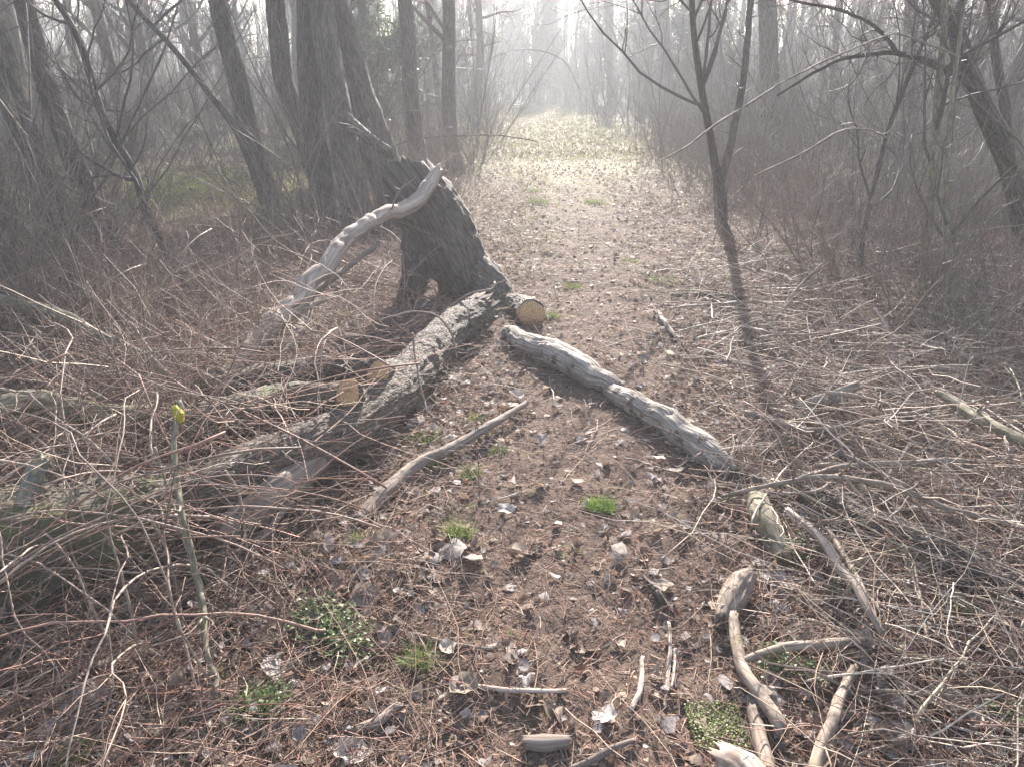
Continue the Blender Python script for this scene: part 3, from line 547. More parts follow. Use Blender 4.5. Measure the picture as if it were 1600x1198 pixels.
VAR = [('bare', tree_variant('bare')), ('bare', tree_variant('bare')), ('slim', tree_variant('slim')), ('slim', tree_variant('slim')), ('slim', tree_variant('slim')), ('pine', tree_variant('pine')), ('pine', tree_variant('pine')), ('ever', tree_variant('ever'))]
def place_tree(parts, x, y, rz, sc, label, group, name='tree', cat='tree'):
    r_ = bpy.data.objects.new(name, None); C.objects.link(r_); r_.location = (x, y, hg(x, y)); r_.rotation_euler = (0, 0, rz); r_.scale = (sc, sc, sc)
    for n_, me in parts: link(n_, me, r_)
    return tag(r_, label, cat, group)
def side_ok(x, y, ml, mr):
    d = x - pathx(y); return d < -ml or d > mr
def side_ok2(x, y): d = x - pathx(y); return ((d < -1.6) | (d > 1.9) | (y > 64)) & ~((x + 5.6) ** 2 / 12 + (y - 13) ** 2 / 16 < 1)
taken = [(o_.location.x, o_.location.y) for o_ in roots] + [(root.location.x, root.location.y)]
def free(x, y, r): return all((x - a) ** 2 + (y - b) ** 2 > r * r for a, b in taken)
KL = {'bare': 'bare dark-limbed tree', 'slim': 'slim bare young tree', 'pine': 'straight reddish pine', 'ever': 'dark evergreen'}
nt_ = 0; tries = 0
while nt_ < 285 and tries < 9000:
    tries += 1
    y = 12.5 + 85 * rng.random() ** 1.25; hw = y * .74 + 3; x = (rng.random() * 2 - 1) * hw
    if nt_ >= 230: y = 62 + 34 * rng.random(); x = pathx(y) + rng.normal() * 5
    if nt_ < 230 and not side_ok(x, y, 2.0, 2.3) or not free(x, y, 1.0 + .006 * y): continue
    if (x + 5.6) ** 2 / 9 + (y - 12.5) ** 2 / 9 < 1: continue
    q_ = x - (.3 + (y - 4) * math.tan(SUN_AZ))
    if y < 34 and -2.5 < q_ < 6.0 and rng.random() < .97: continue
    if 20 < y < 54 and abs(x - (pathx(y - 24) + 2.5)) < 1.9: continue
    if 13 < y < 36 and abs(x + 5.4 - (y - 12) * .105) < 2.2: continue
    vi = int(rng.choice(8, p=[.14, .14, .14, .13, .13, .13, .13, .06]))
    if VAR[vi][0] == 'ever' and y < 25: vi = 2
    taken.append((x, y)); side = 'left' if x < pathx(y) else 'right'
    zone = ('just behind the front brush' if y < 26 else 'deep in the hazy woods' if y < 52 else 'in the palest far rows of the woods')
    lab = f'{KL[VAR[vi][0]]} {zone}, on the {side} of the path'
    place_tree(VAR[vi][1], x, y, rng.random() * 6.28, .85 + .3 * rng.random(), lab, f'{KL[VAR[vi][0]]}s {zone}, {side} side')['look'] = KL[VAR[vi][0]] + (' near' if y < 26 else ' midway' if y < 52 else ' distant')
    nt_ += 1
for (px, d, lab) in ((930, 64, 'dark evergreen just left of the tall hazy trunk at the path mouth'), (1020, 60, 'dark evergreen between the two hazy mouth trunks'), (790, 80, 'palest evergreen seen straight down the path'), (848, 78, 'palest evergreen just right of the far path end'), (905, 74, 'pale evergreen between path end and mouth trunks'), (968, 70, 'pale evergreen behind the hazy mouth trunks'), (820, 72, 'pale evergreen closing the far end of the path'), (762, 68, 'pale evergreen left of the far path end'), (870, 66, 'pale evergreen right of the far path end'), (700, 50, 'hazy evergreen in the left woods near the path mouth'), (1120, 48, 'hazy evergreen in the right woods'), (1072, 41, 'bushy dark evergreen right of the path mouth'), (985, 52, 'dark evergreen half behind the tall hazy trunk'), (600, 22, 'dark evergreen left of the path behind the willow')):
    p = A(px, 150, d); place_tree(VAR[7][1], p[0], p[1], px, 1.0, lab, None)
# the far-off wood that reads as one mass
b = MB(); N = 1900; yy = 80 + 80 * rng.random(N); xx = (rng.random(N) * 2 - 1) * yy * .8

zz = np.linspace(-.3, 12, 7); P_ = np.stack([xx[:, None] + rng.normal(size=(N, 1)) * .04 * zz + rng.normal(size=(N, 7)) * .08, yy[:, None] + 0 * zz[None], hgt(xx, yy)[:, None] + zz[None]], -1)
Rr = (.07 + .12 * rng.random((N, 1))) * np.linspace(1, .3, 7)[None]
a_, f_, u_ = tubes(P_, Rr, 5, False); b.add(a_, f_, (.09, .075, .06), u_)
L1, A1 = grow(P_, Rr, 16, 1., 3., 1., n=4, t0=.08, up=.1, rk=.4); a_, f_, u_ = tubes(L1, np.maximum(A1, .012), 3, False); b.add(a_, f_, (.10, .08, .065), u_)
tag(link('distant_wood', b.mesh('distant_wood', M['twig'])), 'pale mass of distant trees closing the view beyond the path', 'woods', kind='stuff')

N = 5200; yy = 15 + 65 * rng.random(N); xx = (rng.random(N) * 2 - 1) * (yy * .75 + 2); kp = side_ok2(xx, yy); xx, yy = xx[kp], yy[kp]; N = len(xx); n = 6
P_ = np.zeros((N, n, 3)); P_[:, 0] = np.stack([xx, yy, hgt(xx, yy) - .1], -1); d = unit(np.stack([rng.normal(size=N) * .25, rng.normal(size=N) * .25, np.ones(N)], -1)); Hh = (1.2 + 5.2 * rng.random(N) ** 1.3) * np.clip(.35 + yy / 40, 0, 1)
for q in range(1, n): P_[:, q] = P_[:, q - 1] + d * (Hh / (n - 1))[:, None]; d = unit(d + rng.normal(size=(N, 3)) * .09)
Rr = (.007 + .012 * rng.random((N, 1))) * np.linspace(1, .25, n)[None]; L1, A1 = grow(P_, Rr, 9, .4, 1.3, .65, n=4, t0=.15, up=.08, rk=.5); L2, A2 = grow(L1, A1, 2, .2, .6, .6, n=3, rk=.8)
b = MB(); tv = (.7 + .6 * rng.random((N, 1))) * np.array([.135, .11, .09])
for TT, RR in ((P_, Rr), (L1, np.maximum(A1, .0025)), (L2, np.maximum(A2, .002))): a_, f_, u_ = tubes(TT, RR, 3, False); b.add(a_, f_, np.repeat(tv, len(a_) // N, 0), u_)
tag(link('thicket', b.mesh('thicket', M['twig'])), 'grey mass of thin bare saplings filling the woods on both sides', 'undergrowth', kind='stuff')

# ------------------------------------------------------------------ bare shrubs of the understorey
def shrub_mesh(ns, hmax, spread, lean, r0=.008, tw=7, c=(.165, .13, .105)):
    N = ns; base = rng.normal(size=(N, 3)) * spread * np.array([1, 1, 0]); d = unit(np.stack([rng.normal(size=N) * .35 + lean, rng.normal(size=N) * .35, np.ones(N)], -1))
    n = 9; P_ = np.zeros((N, n, 3)); P_[:, 0] = base - [0, 0, .05]; st = (hmax * (.45 + .55 * rng.random(N)) / (n - 1))[:, None]
    for q in range(1, n):
        P_[:, q] = P_[:, q - 1] + d * st; d = unit(d + rng.normal(size=(N, 3)) * .10 + np.array([.02 * lean, 0, -.015]))
    Rr = (r0 * (.5 + .9 * rng.random(N)))[:, None] * np.linspace(1, .22, n)[None]
    L1, A1 = grow(P_, Rr, tw, .25, .8, .6, n=5, t0=.15, up=.06, wander=.15, rk=.55); L2, A2 = grow(L1, A1, 3, .08, .3, .6, n=3, rk=.7)
    b = MB(); tv = (.75 + .5 * rng.random((N, 1))) * np.array(c)
    for TT, RR, kk in ((P_, Rr, 4), (L1, np.maximum(A1, .0012), 3), (L2, np.maximum(A2, .001), 3)):
        a_, f_, u_ = tubes(TT, RR, kk, False); k_ = len(a_) // N; b.add(a_, f_, np.repeat(tv, k_, 0), u_)
    return b.mesh('bare_shrub', M['twig'])
SH = [shrub_mesh(18, 2.4, .18, 0), shrub_mesh(14, 3.2, .15, -.25, .011), shrub_mesh(22, 1.6, .22, .1), shrub_mesh(16, 2.7, .2, .3, .010), shrub_mesh(24, 1.2, .3, 0, .006, 8, (.20, .15, .12)), shrub_mesh(12, 3.8, .14, .1, .014)]
SHL = ['upright grey-brown shrub', 'tall one-sided slanting shrub', 'low dense reddish shrub', 'slanting many-stemmed shrub', 'knee-high twiggy shrub', 'tall open thick-stemmed shrub']
def put_shrub(x, y, v, sc, lab, grp, rz=None):
    o = link('bare_shrub', SH[v], None, (x, y, hg(x, y))); o.scale = (sc, sc, sc); o.rotation_euler = (0, 0, rng.random() * 6.28 if rz is None else rz)
    return tag(o, lab, 'shrub', grp)
cnt = 0; tries = 0
while cnt < 285 and tries < 9000:
    tries += 1
    y = 4.6 + 44 * rng.random() ** 1.5; hw = y * .72 + 1.5; x = (rng.random() * 2 - 1) * hw
    ml = 1.45 if y < 12 else 1.6; mr = 1.9 if y > 7 else 2.6
    if y < 9 and rng.random() < .6: continue
    if not side_ok(x, y, ml, mr): continue
    if (x + 5.2) ** 2 / 4.4 + (y - 12) ** 2 / 7 < 1: continue
    if y < 6.2 and x > -2.9 and x < 0: continue
    if y < 12 and abs(x / y + .41) < .11 and rng.random() < .85: continue
    v = int(rng.integers(0, 6))
    dd = x - pathx(y)
    if abs(dd) < 3 and v in (1, 3, 5): v = 4 if rng.random() < .5 else 2
    side = 'left' if dd < 0 else 'right'; zone = 'near the fallen wood' if y < 9 else 'in the middle thicket' if y < 20 else 'in the hazy far thicket'
    put_shrub(x, y, v, .75 + .5 * rng.random(), f'{SHL[v]} {zone}, {side} of the path', f'{SHL[v]}s {zone}, {side}')['look'] = SHL[v]; cnt += 1
for px, py, v, sc, rz, lab in ((1480, 560, 2, .9, 0, 'reddish shrub rooted at the short straight sapling'), (1580, 520, 0, .8, 1, 'dense upright shrub in front of the bent tree'), (1400, 500, 4, 1., 2, 'small twiggy shrub behind the curved upright stick'),
                               (330, 560, 4, 1.0, 3, 'small twiggy shrub among the sawn wood'), (110, 600, 2, 1.0, 4, 'reddish shrub behind the grey-green bough'), (30, 560, 1, .8, 5, 'tall slanting shrub at the olive branch'), (250, 700, 4, .9, 1, 'twiggy shrub under the knobbed greenish stem'),
                               (420, 430, 3, .8, 2.8, 'shrub slanting over the clearing edge'), (1300, 440, 2, .9, 3, 'low shrub right behind the slash edge'), (1200, 380, 4, 1.1, 1, 'low shrub right of the forked tree')):
    p = G(px, py); put_shrub(p[0], p[1], v, sc, lab, None, rz)

# ------------------------------------------------------------------ ground cover: dead leaves, twig bits, thin stalks
def scatter(N, y0, y1, extra=1.0, pw=1.0):
    y = y0 + (y1 - y0) * rng.random(N) ** pw; x = (rng.random(N) * 2 - 1) * (y * .72 + extra); return x, y
def inpath(x, y): return np.exp(-((x - pathx(y)) / (pathw(y) * .9)) ** 4)
LEAF = np.array([(.34, .29, .27), (.30, .225, .17), (.19, .13, .095), (.20, .11, .075), (.44, .39, .35), (.13, .09, .07)]); LW = [.20, .30, .22, .11, .05, .12]
def leaf_shape(K, size, curl):
    a = np.linspace(0, 2 * math.pi, 8, endpoint=False); rr = np.array([1.15, .9, .85, .75, .55, .75, .85, .9])
    O = np.stack([rr * np.cos(a), rr * .85 * np.sin(a), 0 * a], -1); Vv = np.concatenate([[[0, 0, 0]], O]); Vv = np.broadcast_to(Vv, (K, 9, 3)).copy()
    Vv[:, 1:, :2] *= (1 + .18 * rng.normal(size=(K, 8, 1)))
    c1 = curl * rng.normal(size=(K, 1)); c2 = curl * rng.normal(size=(K, 1))
    Vv[:, :, 2] = c1 * Vv[:, :, 0] ** 2 + c2 * Vv[:, :, 1] ** 2 + .10 * rng.normal(size=(K, 9)); return Vv * size[:, None, None] * .5
def rot_mats(K, tilt):
    az = rng.random(K) * 6.28; th = tilt * rng.normal(size=K); ph = rng.random(K) * 6.28
    ax = np.stack([np.cos(ph), np.sin(ph), 0 * ph], -1); c, s_ = np.cos(th), np.sin(th)
    Rz = np.zeros((K, 3, 3)); Rz[:, 0, 0] = np.cos(az); Rz[:, 0, 1] = -np.sin(az); Rz[:, 1, 0] = np.sin(az); Rz[:, 1, 1] = np.cos(az); Rz[:, 2, 2] = 1
    kx = np.zeros((K, 3, 3)); kx[:, 0, 2] = ax[:, 1]; kx[:, 1, 2] = -ax[:, 0]; kx[:, 2, 0] = -ax[:, 1]; kx[:, 2, 1] = ax[:, 0]
    Ra = np.eye(3)[None] + s_[:, None, None] * kx + (1 - c)[:, None, None] * (kx @ kx); return Ra @ Rz
LF = np.array([(0, 1, 2, 3), (0, 3, 4, 5), (0, 5, 6, 7), (0, 7, 8, 1)])
b = MB(); x, y = scatter(120000, 1.0, 20, 1.2, 1.15); keep = rng.random(len(x)) > .72 * inpath(x, y) * (y < 14); x, y = x[keep], y[keep]; K = len(x)
size = (.014 + .048 * rng.random(K) ** 2.4) * (1 + .02 * y); Vv = np.einsum('kij,kvj->kvi', rot_mats(K, .5), leaf_shape(K, size, .45)); Vv += np.stack([x, y, hgt(x, y) + .006 + .03 * rng.random(K) ** 2 * (1 - .7 * inpath(x, y))], -1)[:, None]
tc = LEAF[rng.choice(6, K, p=LW)] * (.7 + .5 * rng.random((K, 1)))
b.add(Vv, (LF[None] + (np.arange(K) * 9)[:, None, None]), np.repeat(tc, 9, 0)); x, y = scatter(60000, 18, 60, 1, .9); kp = np.abs(x - pathx(y)) < 4.5; x, y = x[kp], y[kp]; K = len(x); Vv = np.einsum('kij,kvj->kvi', rot_mats(K, .6), leaf_shape(K, .06 + .08 * rng.random(K), .45)) + np.stack([x, y, hgt(x, y) + .02], -1)[:, None]
b.add(Vv, LF[None] + (np.arange(K) * 9)[:, None, None], np.repeat(LEAF[rng.choice(6, K, p=LW)] * .8, 9, 0))
tag(link('leaf_litter', b.mesh('leaf_litter', M['leaf'])), 'dead brown and grey leaves covering the forest floor', 'leaf litter', kind='stuff')

TW = np.array([(.27, .175, .125), (.18, .10, .075), (.36, .27, .20), (.12, .08, .06), (.25, .12, .085)]); TWW = [.32, .26, .12, .2, .10]
def lay(K, x, y, L, r, n, tilt, wander, lift, zoff=.004):
    az = rng.random(K) * 6.28; el = tilt * rng.normal(size=K); d = np.stack([np.cos(az) * np.cos(el), np.sin(az) * np.cos(el), np.abs(np.sin(el))], -1)
    P_ = np.zeros((K, n, 3)); P_[:, 0] = np.stack([x, y, hgt(x, y) * 0], -1)
    for q in range(1, n): P_[:, q] = P_[:, q - 1] + d * (L / (n - 1))[:, None]; d = unit(d + rng.normal(size=(K, 3)) * wander * np.array([1, 1, .5]))
    P_[:, :, 2] = np.abs(P_[:, :, 2]) + hgt(P_[:, :, 0], P_[:, :, 1]) + zoff + lift[:, None]
    return P_, r[:, None] * np.linspace(1, .5, n)[None]
def tw_stuff(name, label, K, y0, y1, L0, L1, r0, r1, n, tilt, wander, liftf, k=3, dens=None, pw=1.1, bright=1.0, pal=None):
    x, y = scatter(K, y0, y1, 1.2, pw)
    if dens is not None: kp = rng.random(K) < dens(x, y); x, y = x[kp], y[kp]; K = len(x)
    L = L0 + (L1 - L0) * rng.random(K) ** 1.8; r = r0 + (r1 - r0) * rng.random(K) ** 2
    P_, Rr = lay(K, x, y, L, r, n, tilt, wander, liftf(x, y) * rng.random(K) ** 2); a_, f_, u_ = tubes(P_, Rr, k, False)
    tc = (TW if pal is None else pal)[rng.choice(5, K, p=TWW)] * (.7 + .6 * rng.random((K, 1))) * bright
    bb = MB(); bb.add(a_, f_, np.repeat(tc, n * k, 0), u_); return tag(link(name, bb.mesh(name, M['debris' if n < 4 else 'twig'])), label, 'twig litter', kind='stuff')
off = lambda x, y: 1 - inpath(x, y)
slash = lambda x, y: np.clip((x - pathx(y) - .5) / .8, 0, 1) * (y < 7) + np.clip((-x + pathx(y) - 1.0) / .8, 0, 1) * (y < 7)
tw_stuff('twig_crumbs', 'short bits of twig and bark trodden into the forest floor', 200000, 1.0, 13, .012, .08, .0007, .0021, 3, .15, .15, lambda x, y: .015 + .04 * off(x, y), bright=1.15)
tw_stuff('twig_litter', 'thin fallen twigs matted over the forest floor', 60000, 1.0, 14, .06, .38, .0008, .0026, 5, .22, .16, lambda x, y: .01 + .10 * off(x, y) + .10 * slash(x, y), dens=lambda x, y: .10 + .9 * off(x, y))
tw_stuff('brush_tangle', 'loose tangle of thin dead twigs and stalks beside the path', 15000, 1.2, 8.5, .2, .8, .001, .0032, 7, .35, .14, lambda x, y: .30 * slash(x, y) + .05, dens=lambda x, y: .03 + slash(x, y) * .9 * (np.where(x < 0, 1.0, .0)))
tw_stuff('brush_tangle', 'pale loose tangle of dead twigs and stalks right of the path', 12500, 1.2, 8.0, .2, .9, .001, .0036, 7, .25, .12, lambda x, y: .24 * slash(x, y) + .03, dens=lambda x, y: slash(x, y) * (x > 0), bright=1.5, pal=np.array([(.27, .21, .165), (.16, .125, .10), (.38, .32, .26), (.12, .10, .08), (.22, .15, .115)]))
tw_stuff('brush_tangle', 'reddish dead twigs draped over the fallen logs left of the path', 9000, 2.0, 5.6, .3, .9, .001, .003, 7, .3, .13, lambda x, y: .6 + 0 * x, dens=lambda x, y: (x < -.75) * .8 * (x > -3.6) * ~((y > 3.9) & (x > -2.3)), bright=1.05)
def bank(name, label, N, y0, y1, a0, aw, h0, h1, c, lean):
    yy = y0 + (y1 - y0) * rng.random(N); xx = pathx(yy) + a0 + aw * rng.random(N) * (yy / 8); kp = ~((yy < 13) & (np.abs(xx / yy + .41) < .10)) & ~((xx > -3) & (xx < 0) & (yy < 6.4)); xx, yy = xx[kp], yy[kp]; N = len(xx); n = 9
    P_ = np.zeros((N, n, 3)); P_[:, 0] = np.stack([xx, yy, hgt(xx, yy) - .04], -1); d = unit(np.stack([lean + rng.normal(size=N) * .16, rng.normal(size=N) * .16, np.ones(N)], -1)); Hh = h0 + (h1 - h0) * rng.random(N) ** 1.4
    for q in range(1, n): P_[:, q] = P_[:, q - 1] + d * (Hh / (n - 1))[:, None]; d = unit(d + rng.normal(size=(N, 3)) * .07)
    Rr = (.002 + .0055 * rng.random((N, 1)) ** 1.6) * np.linspace(1, .3, n)[None]; L1, A1 = grow(P_, Rr, 5, .15, .7, .55, n=5, t0=.2, up=.05, rk=.55); L2, A2 = grow(L1, A1, 2, .08, .25, .6, n=3, rk=.8)
    b = MB(); tv = (.6 + .8 * rng.random((N, 1))) * np.array(c)
    for TT, RR in ((P_, Rr), (L1, np.maximum(A1, .0011)), (L2, np.maximum(A2, .0009))): a_, f_, u_ = tubes(TT, RR, 4, False); b.add(a_, f_, np.repeat(tv, len(a_) // N, 0), u_)
    tag(link(name, b.mesh(name, M['twig'])), label, 'undergrowth', kind='stuff')
bank('thicket', 'dense wall of thin upright grey stems along the right bank', 1000, 5.8, 16, 2.4, 6.5, 1.0, 3.8, (.19, .17, .145), -.05)
bank('thicket', 'thin slanting stems crowding the left bank', 420, 6.5, 16, -1.7, -6.5, .8, 3.4, (.18, .14, .115), -.25)
# upright dead stalks and seedlings on both banks
x, y = scatter(10500, 3.2, 26, 1.0, 1.2); dd = np.abs(x - pathx(y)); kp = (dd > .9 + .3 * rng.random(len(x))) & (rng.random(len(x)) < np.clip((dd - .7) / 2, .1, 1)) & ~((x + 5.2) ** 2 / 4.4 + (y - 12) ** 2 / 7 < 1) & ~((x > -2.5) & (x < 0) & (y < 5.9)); x, y = x[kp], y[kp]; K = len(x); n = 5
H = (.12 + .75 * rng.random(K) ** 1.6) * np.clip((np.abs(x - pathx(y)) - .3) / 2, .35, 1); d = unit(np.stack([rng.normal(size=K) * .4, rng.normal(size=K) * .4, np.ones(K)], -1)); P_ = np.zeros((K, n, 3)); P_[:, 0] = np.stack([x, y, hgt(x, y)], -1)
for q in range(1, n): P_[:, q] = P_[:, q - 1] + d * (H / (n - 1))[:, None]; d = unit(d + rng.normal(size=(K, 3)) * .2)
Rr = (.0012 + .0016 * rng.random((K, 1))) * np.linspace(1, .5, n)[None]; L1, A1 = grow(P_, Rr, 2, .08, .3, .7, n=3, rk=.8); b = MB()
tc = TW[rng.choice(5, K, p=TWW)] * (.7 + .6 * rng.random((K, 1)))
for TT, RR in ((P_, Rr), (L1, np.maximum(A1, .0008))): a_, f_, u_ = tubes(TT, RR, 3, False); b.add(a_, f_, np.repeat(tc, len(a_) // K, 0), u_)
tag(link('dry_stalks', b.mesh('dry_stalks', M['twig'])), 'thin upright dead stalks covering both banks', 'undergrowth', kind='stuff')
# short yellow-green grass: path verges and the sunny clearing
def blades(x, y, hl, wl, c0, c1, spread=.5, zb=0.0):
    K = len(x); H = hl[0] + (hl[1] - hl[0]) * rng.random(K); az = rng.random(K) * 6.28; wv = (wl * (.6 + .8 * rng.random(K)))[:, None]
    side = np.stack([np.cos(az), np.sin(az), 0 * az], -1) * wv / 2; ln = np.stack([rng.normal(size=K), rng.normal(size=K), 0 * az], -1) * spread * H[:, None]
    B = np.stack([x, y, hgt(x, y) + zb - .004], -1); mid = B + ln * .35 + np.array([0, 0, 1]) * H[:, None] * .6; tip = B + ln + np.array([0, 0, 1]) * H[:, None]
    V_ = np.stack([B - side, B + side, mid - side * .8, mid + side * .8, tip - side * .15, tip + side * .15], 1); F_ = np.array([(0, 1, 3, 2), (2, 3, 5, 4)])[None] + (np.arange(K) * 6)[:, None, None]
    t_ = rng.random((K, 1)); return V_.reshape(-1, 3), F_, np.repeat(np.array(c0) * (1 - t_) + np.array(c1) * t_, 6, 0)
b = MB(); x, y = scatter(130000, 4.5, 45, 1, 1.1); m1 = fbm(x * .8 + 3, y * .8, 3); dpx = np.abs(x - pathx(y))
kp = (m1 > .46) & (dpx > .2) & (dpx < 2.2) & (rng.random(len(x)) < np.clip((y - 4) / 7, 0, 1)) | ((x + 5.2) ** 2 / 5 + (y - 12.3) ** 2 / 5 < 1); x, y = x[kp], y[kp]
b.add(*blades(x, y, (.02, .07), .006, (.10, .115, .03), (.24, .24, .08), .8)); x = -5.4 + rng.normal(size=16000) * 1.2; y = 12.0 + rng.normal(size=16000) * 1.3; b.add(*blades(x, y, (.02, .07), .009, (.22, .25, .03), (.48, .48, .10), .8))
x, y = scatter(170000, 17, 68, 1, .9); kp = np.abs(x - pathx(y)) < 3.6; x, y = x[kp], y[kp]; b.add(*blades(x, y, (.05, .16), .013, (.10, .10, .035), (.22, .20, .085), .7))
tag(link('verge_grass', b.mesh('verge_grass', M['grass'], None, False)), 'short yellow-green grass along the path and in the clearing', 'grass', kind='stuff')

# ------------------------------------------------------------------ tufts, weeds and moss one can point at
def tuft(px, py, wpx, label, n=130, h=(.02, .06), c0=(.10, .13, .035), c1=(.22, .27, .085), w_=.0035):
    p = G(px, py); r = wpx / 2 * fdepth(p) / FPX; K = n; x = p[0] + np.clip(rng.normal(size=K), -1.6, 1.6) * r * .42; y = p[1] + np.clip(rng.normal(size=K), -1.6, 1.6) * r * .42
    b = MB(); b.add(*blades(x, y, h, w_, c0, c1, .7)); tag(link('grass_tuft', b.mesh('grass_tuft', M['grass'], p, False), None, p), label, 'grass tuft')
for a in ((938, 795, 54, 'bright green grass tuft alone in the middle of the mud', 900, (.015, .045), (.11, .17, .03), (.23, .32, .08)), (895, 450, 44, 'green tuft on the path behind the sawn stub', 200, (.02, .05)), (861, 497, 34, 'green tuft touching the sawn end of the stub', 180, (.02, .06)), (655, 1042, 44, 'green grass tuft right of the leafy weeds', 150, (.03, .08)),
          (665, 690, 60, 'green grass by the upper end of the straight grey branch', 260, (.02, .07)), (745, 655, 46, 'yellowish tuft above the straight grey branch', 150, (.02, .04)), (680, 728, 36, 'small tuft against the straight grey branch', 120, (.02, .05)), (776, 706, 40, 'small green tuft below the straight grey branch', 120, (.015, .035)),
          (735, 742, 44, 'sparse thin tuft between straight branch and mud', 170, (.02, .05)), (718, 838, 60, 'thin grass around a big grey leaf', 200, (.03, .08)), (560, 850, 44, 'sparse green tuft among pale leaves beside the torn spar', 170, (.02, .05)), (1035, 440, 70, 'low grass patch at the right path edge ahead of the old grey branch', 300, (.02, .05)), (985, 410, 40, 'small yellow-green tuft farther up the path', 120, (.02, .05)),
          (840, 318, 50, 'far yellow-green grass patch left of the trodden line', 400, (.03, .08)), (930, 318, 46, 'far yellow-green grass patch right of the trodden line', 300, (.03, .08)), (830, 300, 46, 'far bright tuft at the left verge', 300, (.03, .08)), (400, 1110, 80, 'sparse dark green grass near the bottom left weeds', 240, (.03, .07)), (1500, 460, 40, 'bright green tuft in the right-hand brush', 120, (.05, .12))): tuft(*a)
def weeds(px, py, wpx, label, n=260, s=(.008, .02), hh=.07, c0=(.09, .12, .045), c1=(.20, .25, .095), name='leafy_weed', hpx=None):
    p = G(px, py); r = wpx / 2 * fdepth(p) / FPX; K = n; nc = 9; ca_ = np.clip(rng.normal(size=(nc, 2)), -1.5, 1.5) * r * .6; ci = rng.integers(0, nc, K) if name == 'leafy_weed' else None; ca_ = ca_ * .45
    x = p[0] + np.clip(rng.normal(size=K), -1.6, 1.6) * r * (.36 if ci is not None else .5) + (ca_[ci, 0] if ci is not None else 0); y = p[1] + np.clip(rng.normal(size=K), -1.6, 1.6) * r * (.36 if ci is not None else .55) + (ca_[ci, 1] if ci is not None else 0)
    z = hgt(x, y) + hh * rng.random(K); sz = s[0] + (s[1] - s[0]) * rng.random(K); V_ = np.einsum('kij,kvj->kvi', rot_mats(K, .6), leaf_shape(K, sz, .2)) + np.stack([x, y, z], -1)[:, None]
    t_ = rng.random((K, 1)); b = MB(); b.add(V_, LF[None] + (np.arange(K) * 9)[:, None, None], np.repeat(np.array(c0) * (1 - t_) + np.array(c1) * t_, 9, 0))
    q = max(8, K // 8); B = np.stack([x[:q], y[:q], hgt(x[:q], y[:q]) - .005], -1); Tp = np.stack([x[:q], y[:q], z[:q]], -1); a_, f_, u_ = tubes(np.stack([B, (B + Tp) / 2 + rng.normal(size=(q, 3)) * .004, Tp], 1), np.full((q, 3), .0008), 3, False); b.add(a_, f_, (.16, .18, .07), u_)
    tag(link(name, b.mesh(name, M['grass'], p, False), None, p), label, 'weed' if name == 'leafy_weed' else 'moss')
for a in ((500, 990, 120, 'big clump of small-leaved green weeds', 900), (545, 1015, 100, 'clump of green weeds spilling towards the path', 500), (420, 1105, 90, 'loose green weeds near the bottom left canes', 220), (1240, 868, 80, 'yellow-green weeds beside the pale branch', 200), (1425, 880, 90, 'yellowish leafy weeds below the rotten log', 240), (1490, 965, 60, 'bright yellow-green sprig beside the pointed splinter', 160),
          (1215, 1050, 80, 'fresh green weeds by the crooked tan branch', 220), (1265, 1070, 60, 'small weeds next to the fresh green ones', 120), (1580, 1130, 90, 'yellow-green weeds in the bottom corner of the slash', 200), (1350, 770, 60, 'pale weeds under the long thin bough', 120), (1320, 930, 60, 'small weeds between the pale and peeling branches', 120)): weeds(*a)
weeds(1118, 1138, 100, 'round cushion of yellow-green moss beside the muddy path', 2600, (.004, .009), .025, (.11, .125, .035), (.25, .27, .09), 'moss_cushion')
weeds(120, 1185, 60, 'patch of bright moss at the bottom left corner', 900, (.004, .01), .03, (.12, .15, .02), (.26, .28, .05), 'moss_cushion')

# ------------------------------------------------------------------ big dead leaves lying on top, one by one
LM = []
for v in range(8):
    K = 1; a = np.linspace(0, 2 * math.pi, 16, endpoint=False); b = MB(); rr = 1 + .22 * np.cos(a) + .10 * np.cos(5 * a + v) + .06 * rng.normal(size=16)
    c1, c2 = rng.normal() * .35, rng.normal() * .35; ring = lambda s_: np.stack([s_ * rr * np.cos(a), s_ * rr * .85 * np.sin(a), c1 * (s_ * np.cos(a)) ** 2 + c2 * (s_ * np.sin(a)) ** 2 + .10 * s_ * np.sin(3 * a + v) + .05 * rng.normal(size=16) * s_], -1)
    Vl = np.concatenate([ring(.02), ring(.35), ring(.7), ring(1.0)]) * .05; i0 = np.arange(16); F_ = np.concatenate([np.stack([i0 + 16 * q, (i0 + 1) % 16 + 16 * q, (i0 + 1) % 16 + 16 * (q + 1), i0 + 16 * (q + 1)], -1) for q in range(3)])
    stem = np.array([[[.05, 0, 0], [.07, .003, .004], [.095, 0, .012]]]); colr = [(.32, .27, .24), (.28, .225, .18), (.26, .19, .14), (.44, .38, .33), (.24, .16, .12), (.40, .33, .29), (.46, .41, .37), (.33, .25, .19)][v]
    b.add(Vl, F_, colr); a_, f_, u_ = tubes(stem, np.full((1, 3), .0012), 4); b.add(a_, f_, (.2, .14, .1), u_); LM.append(b.mesh('dead_leaf', M['leaf']))
LN = ['silver-grey', 'grey-brown', 'brown', 'whitish', 'dark brown', 'dull tan', 'pale tan', 'tawny']
def put_leaf(x, y, v, sc, lab, grp=None, z=.02, tilt=.35):
    o = link('dead_leaf', LM[v], None, (x, y, hg(x, y) + z)); o.scale = (sc,) * 3; o.rotation_euler = (rng.normal() * tilt, rng.normal() * tilt, rng.random() * 6.28); return tag(o, lab, 'leaf', grp)
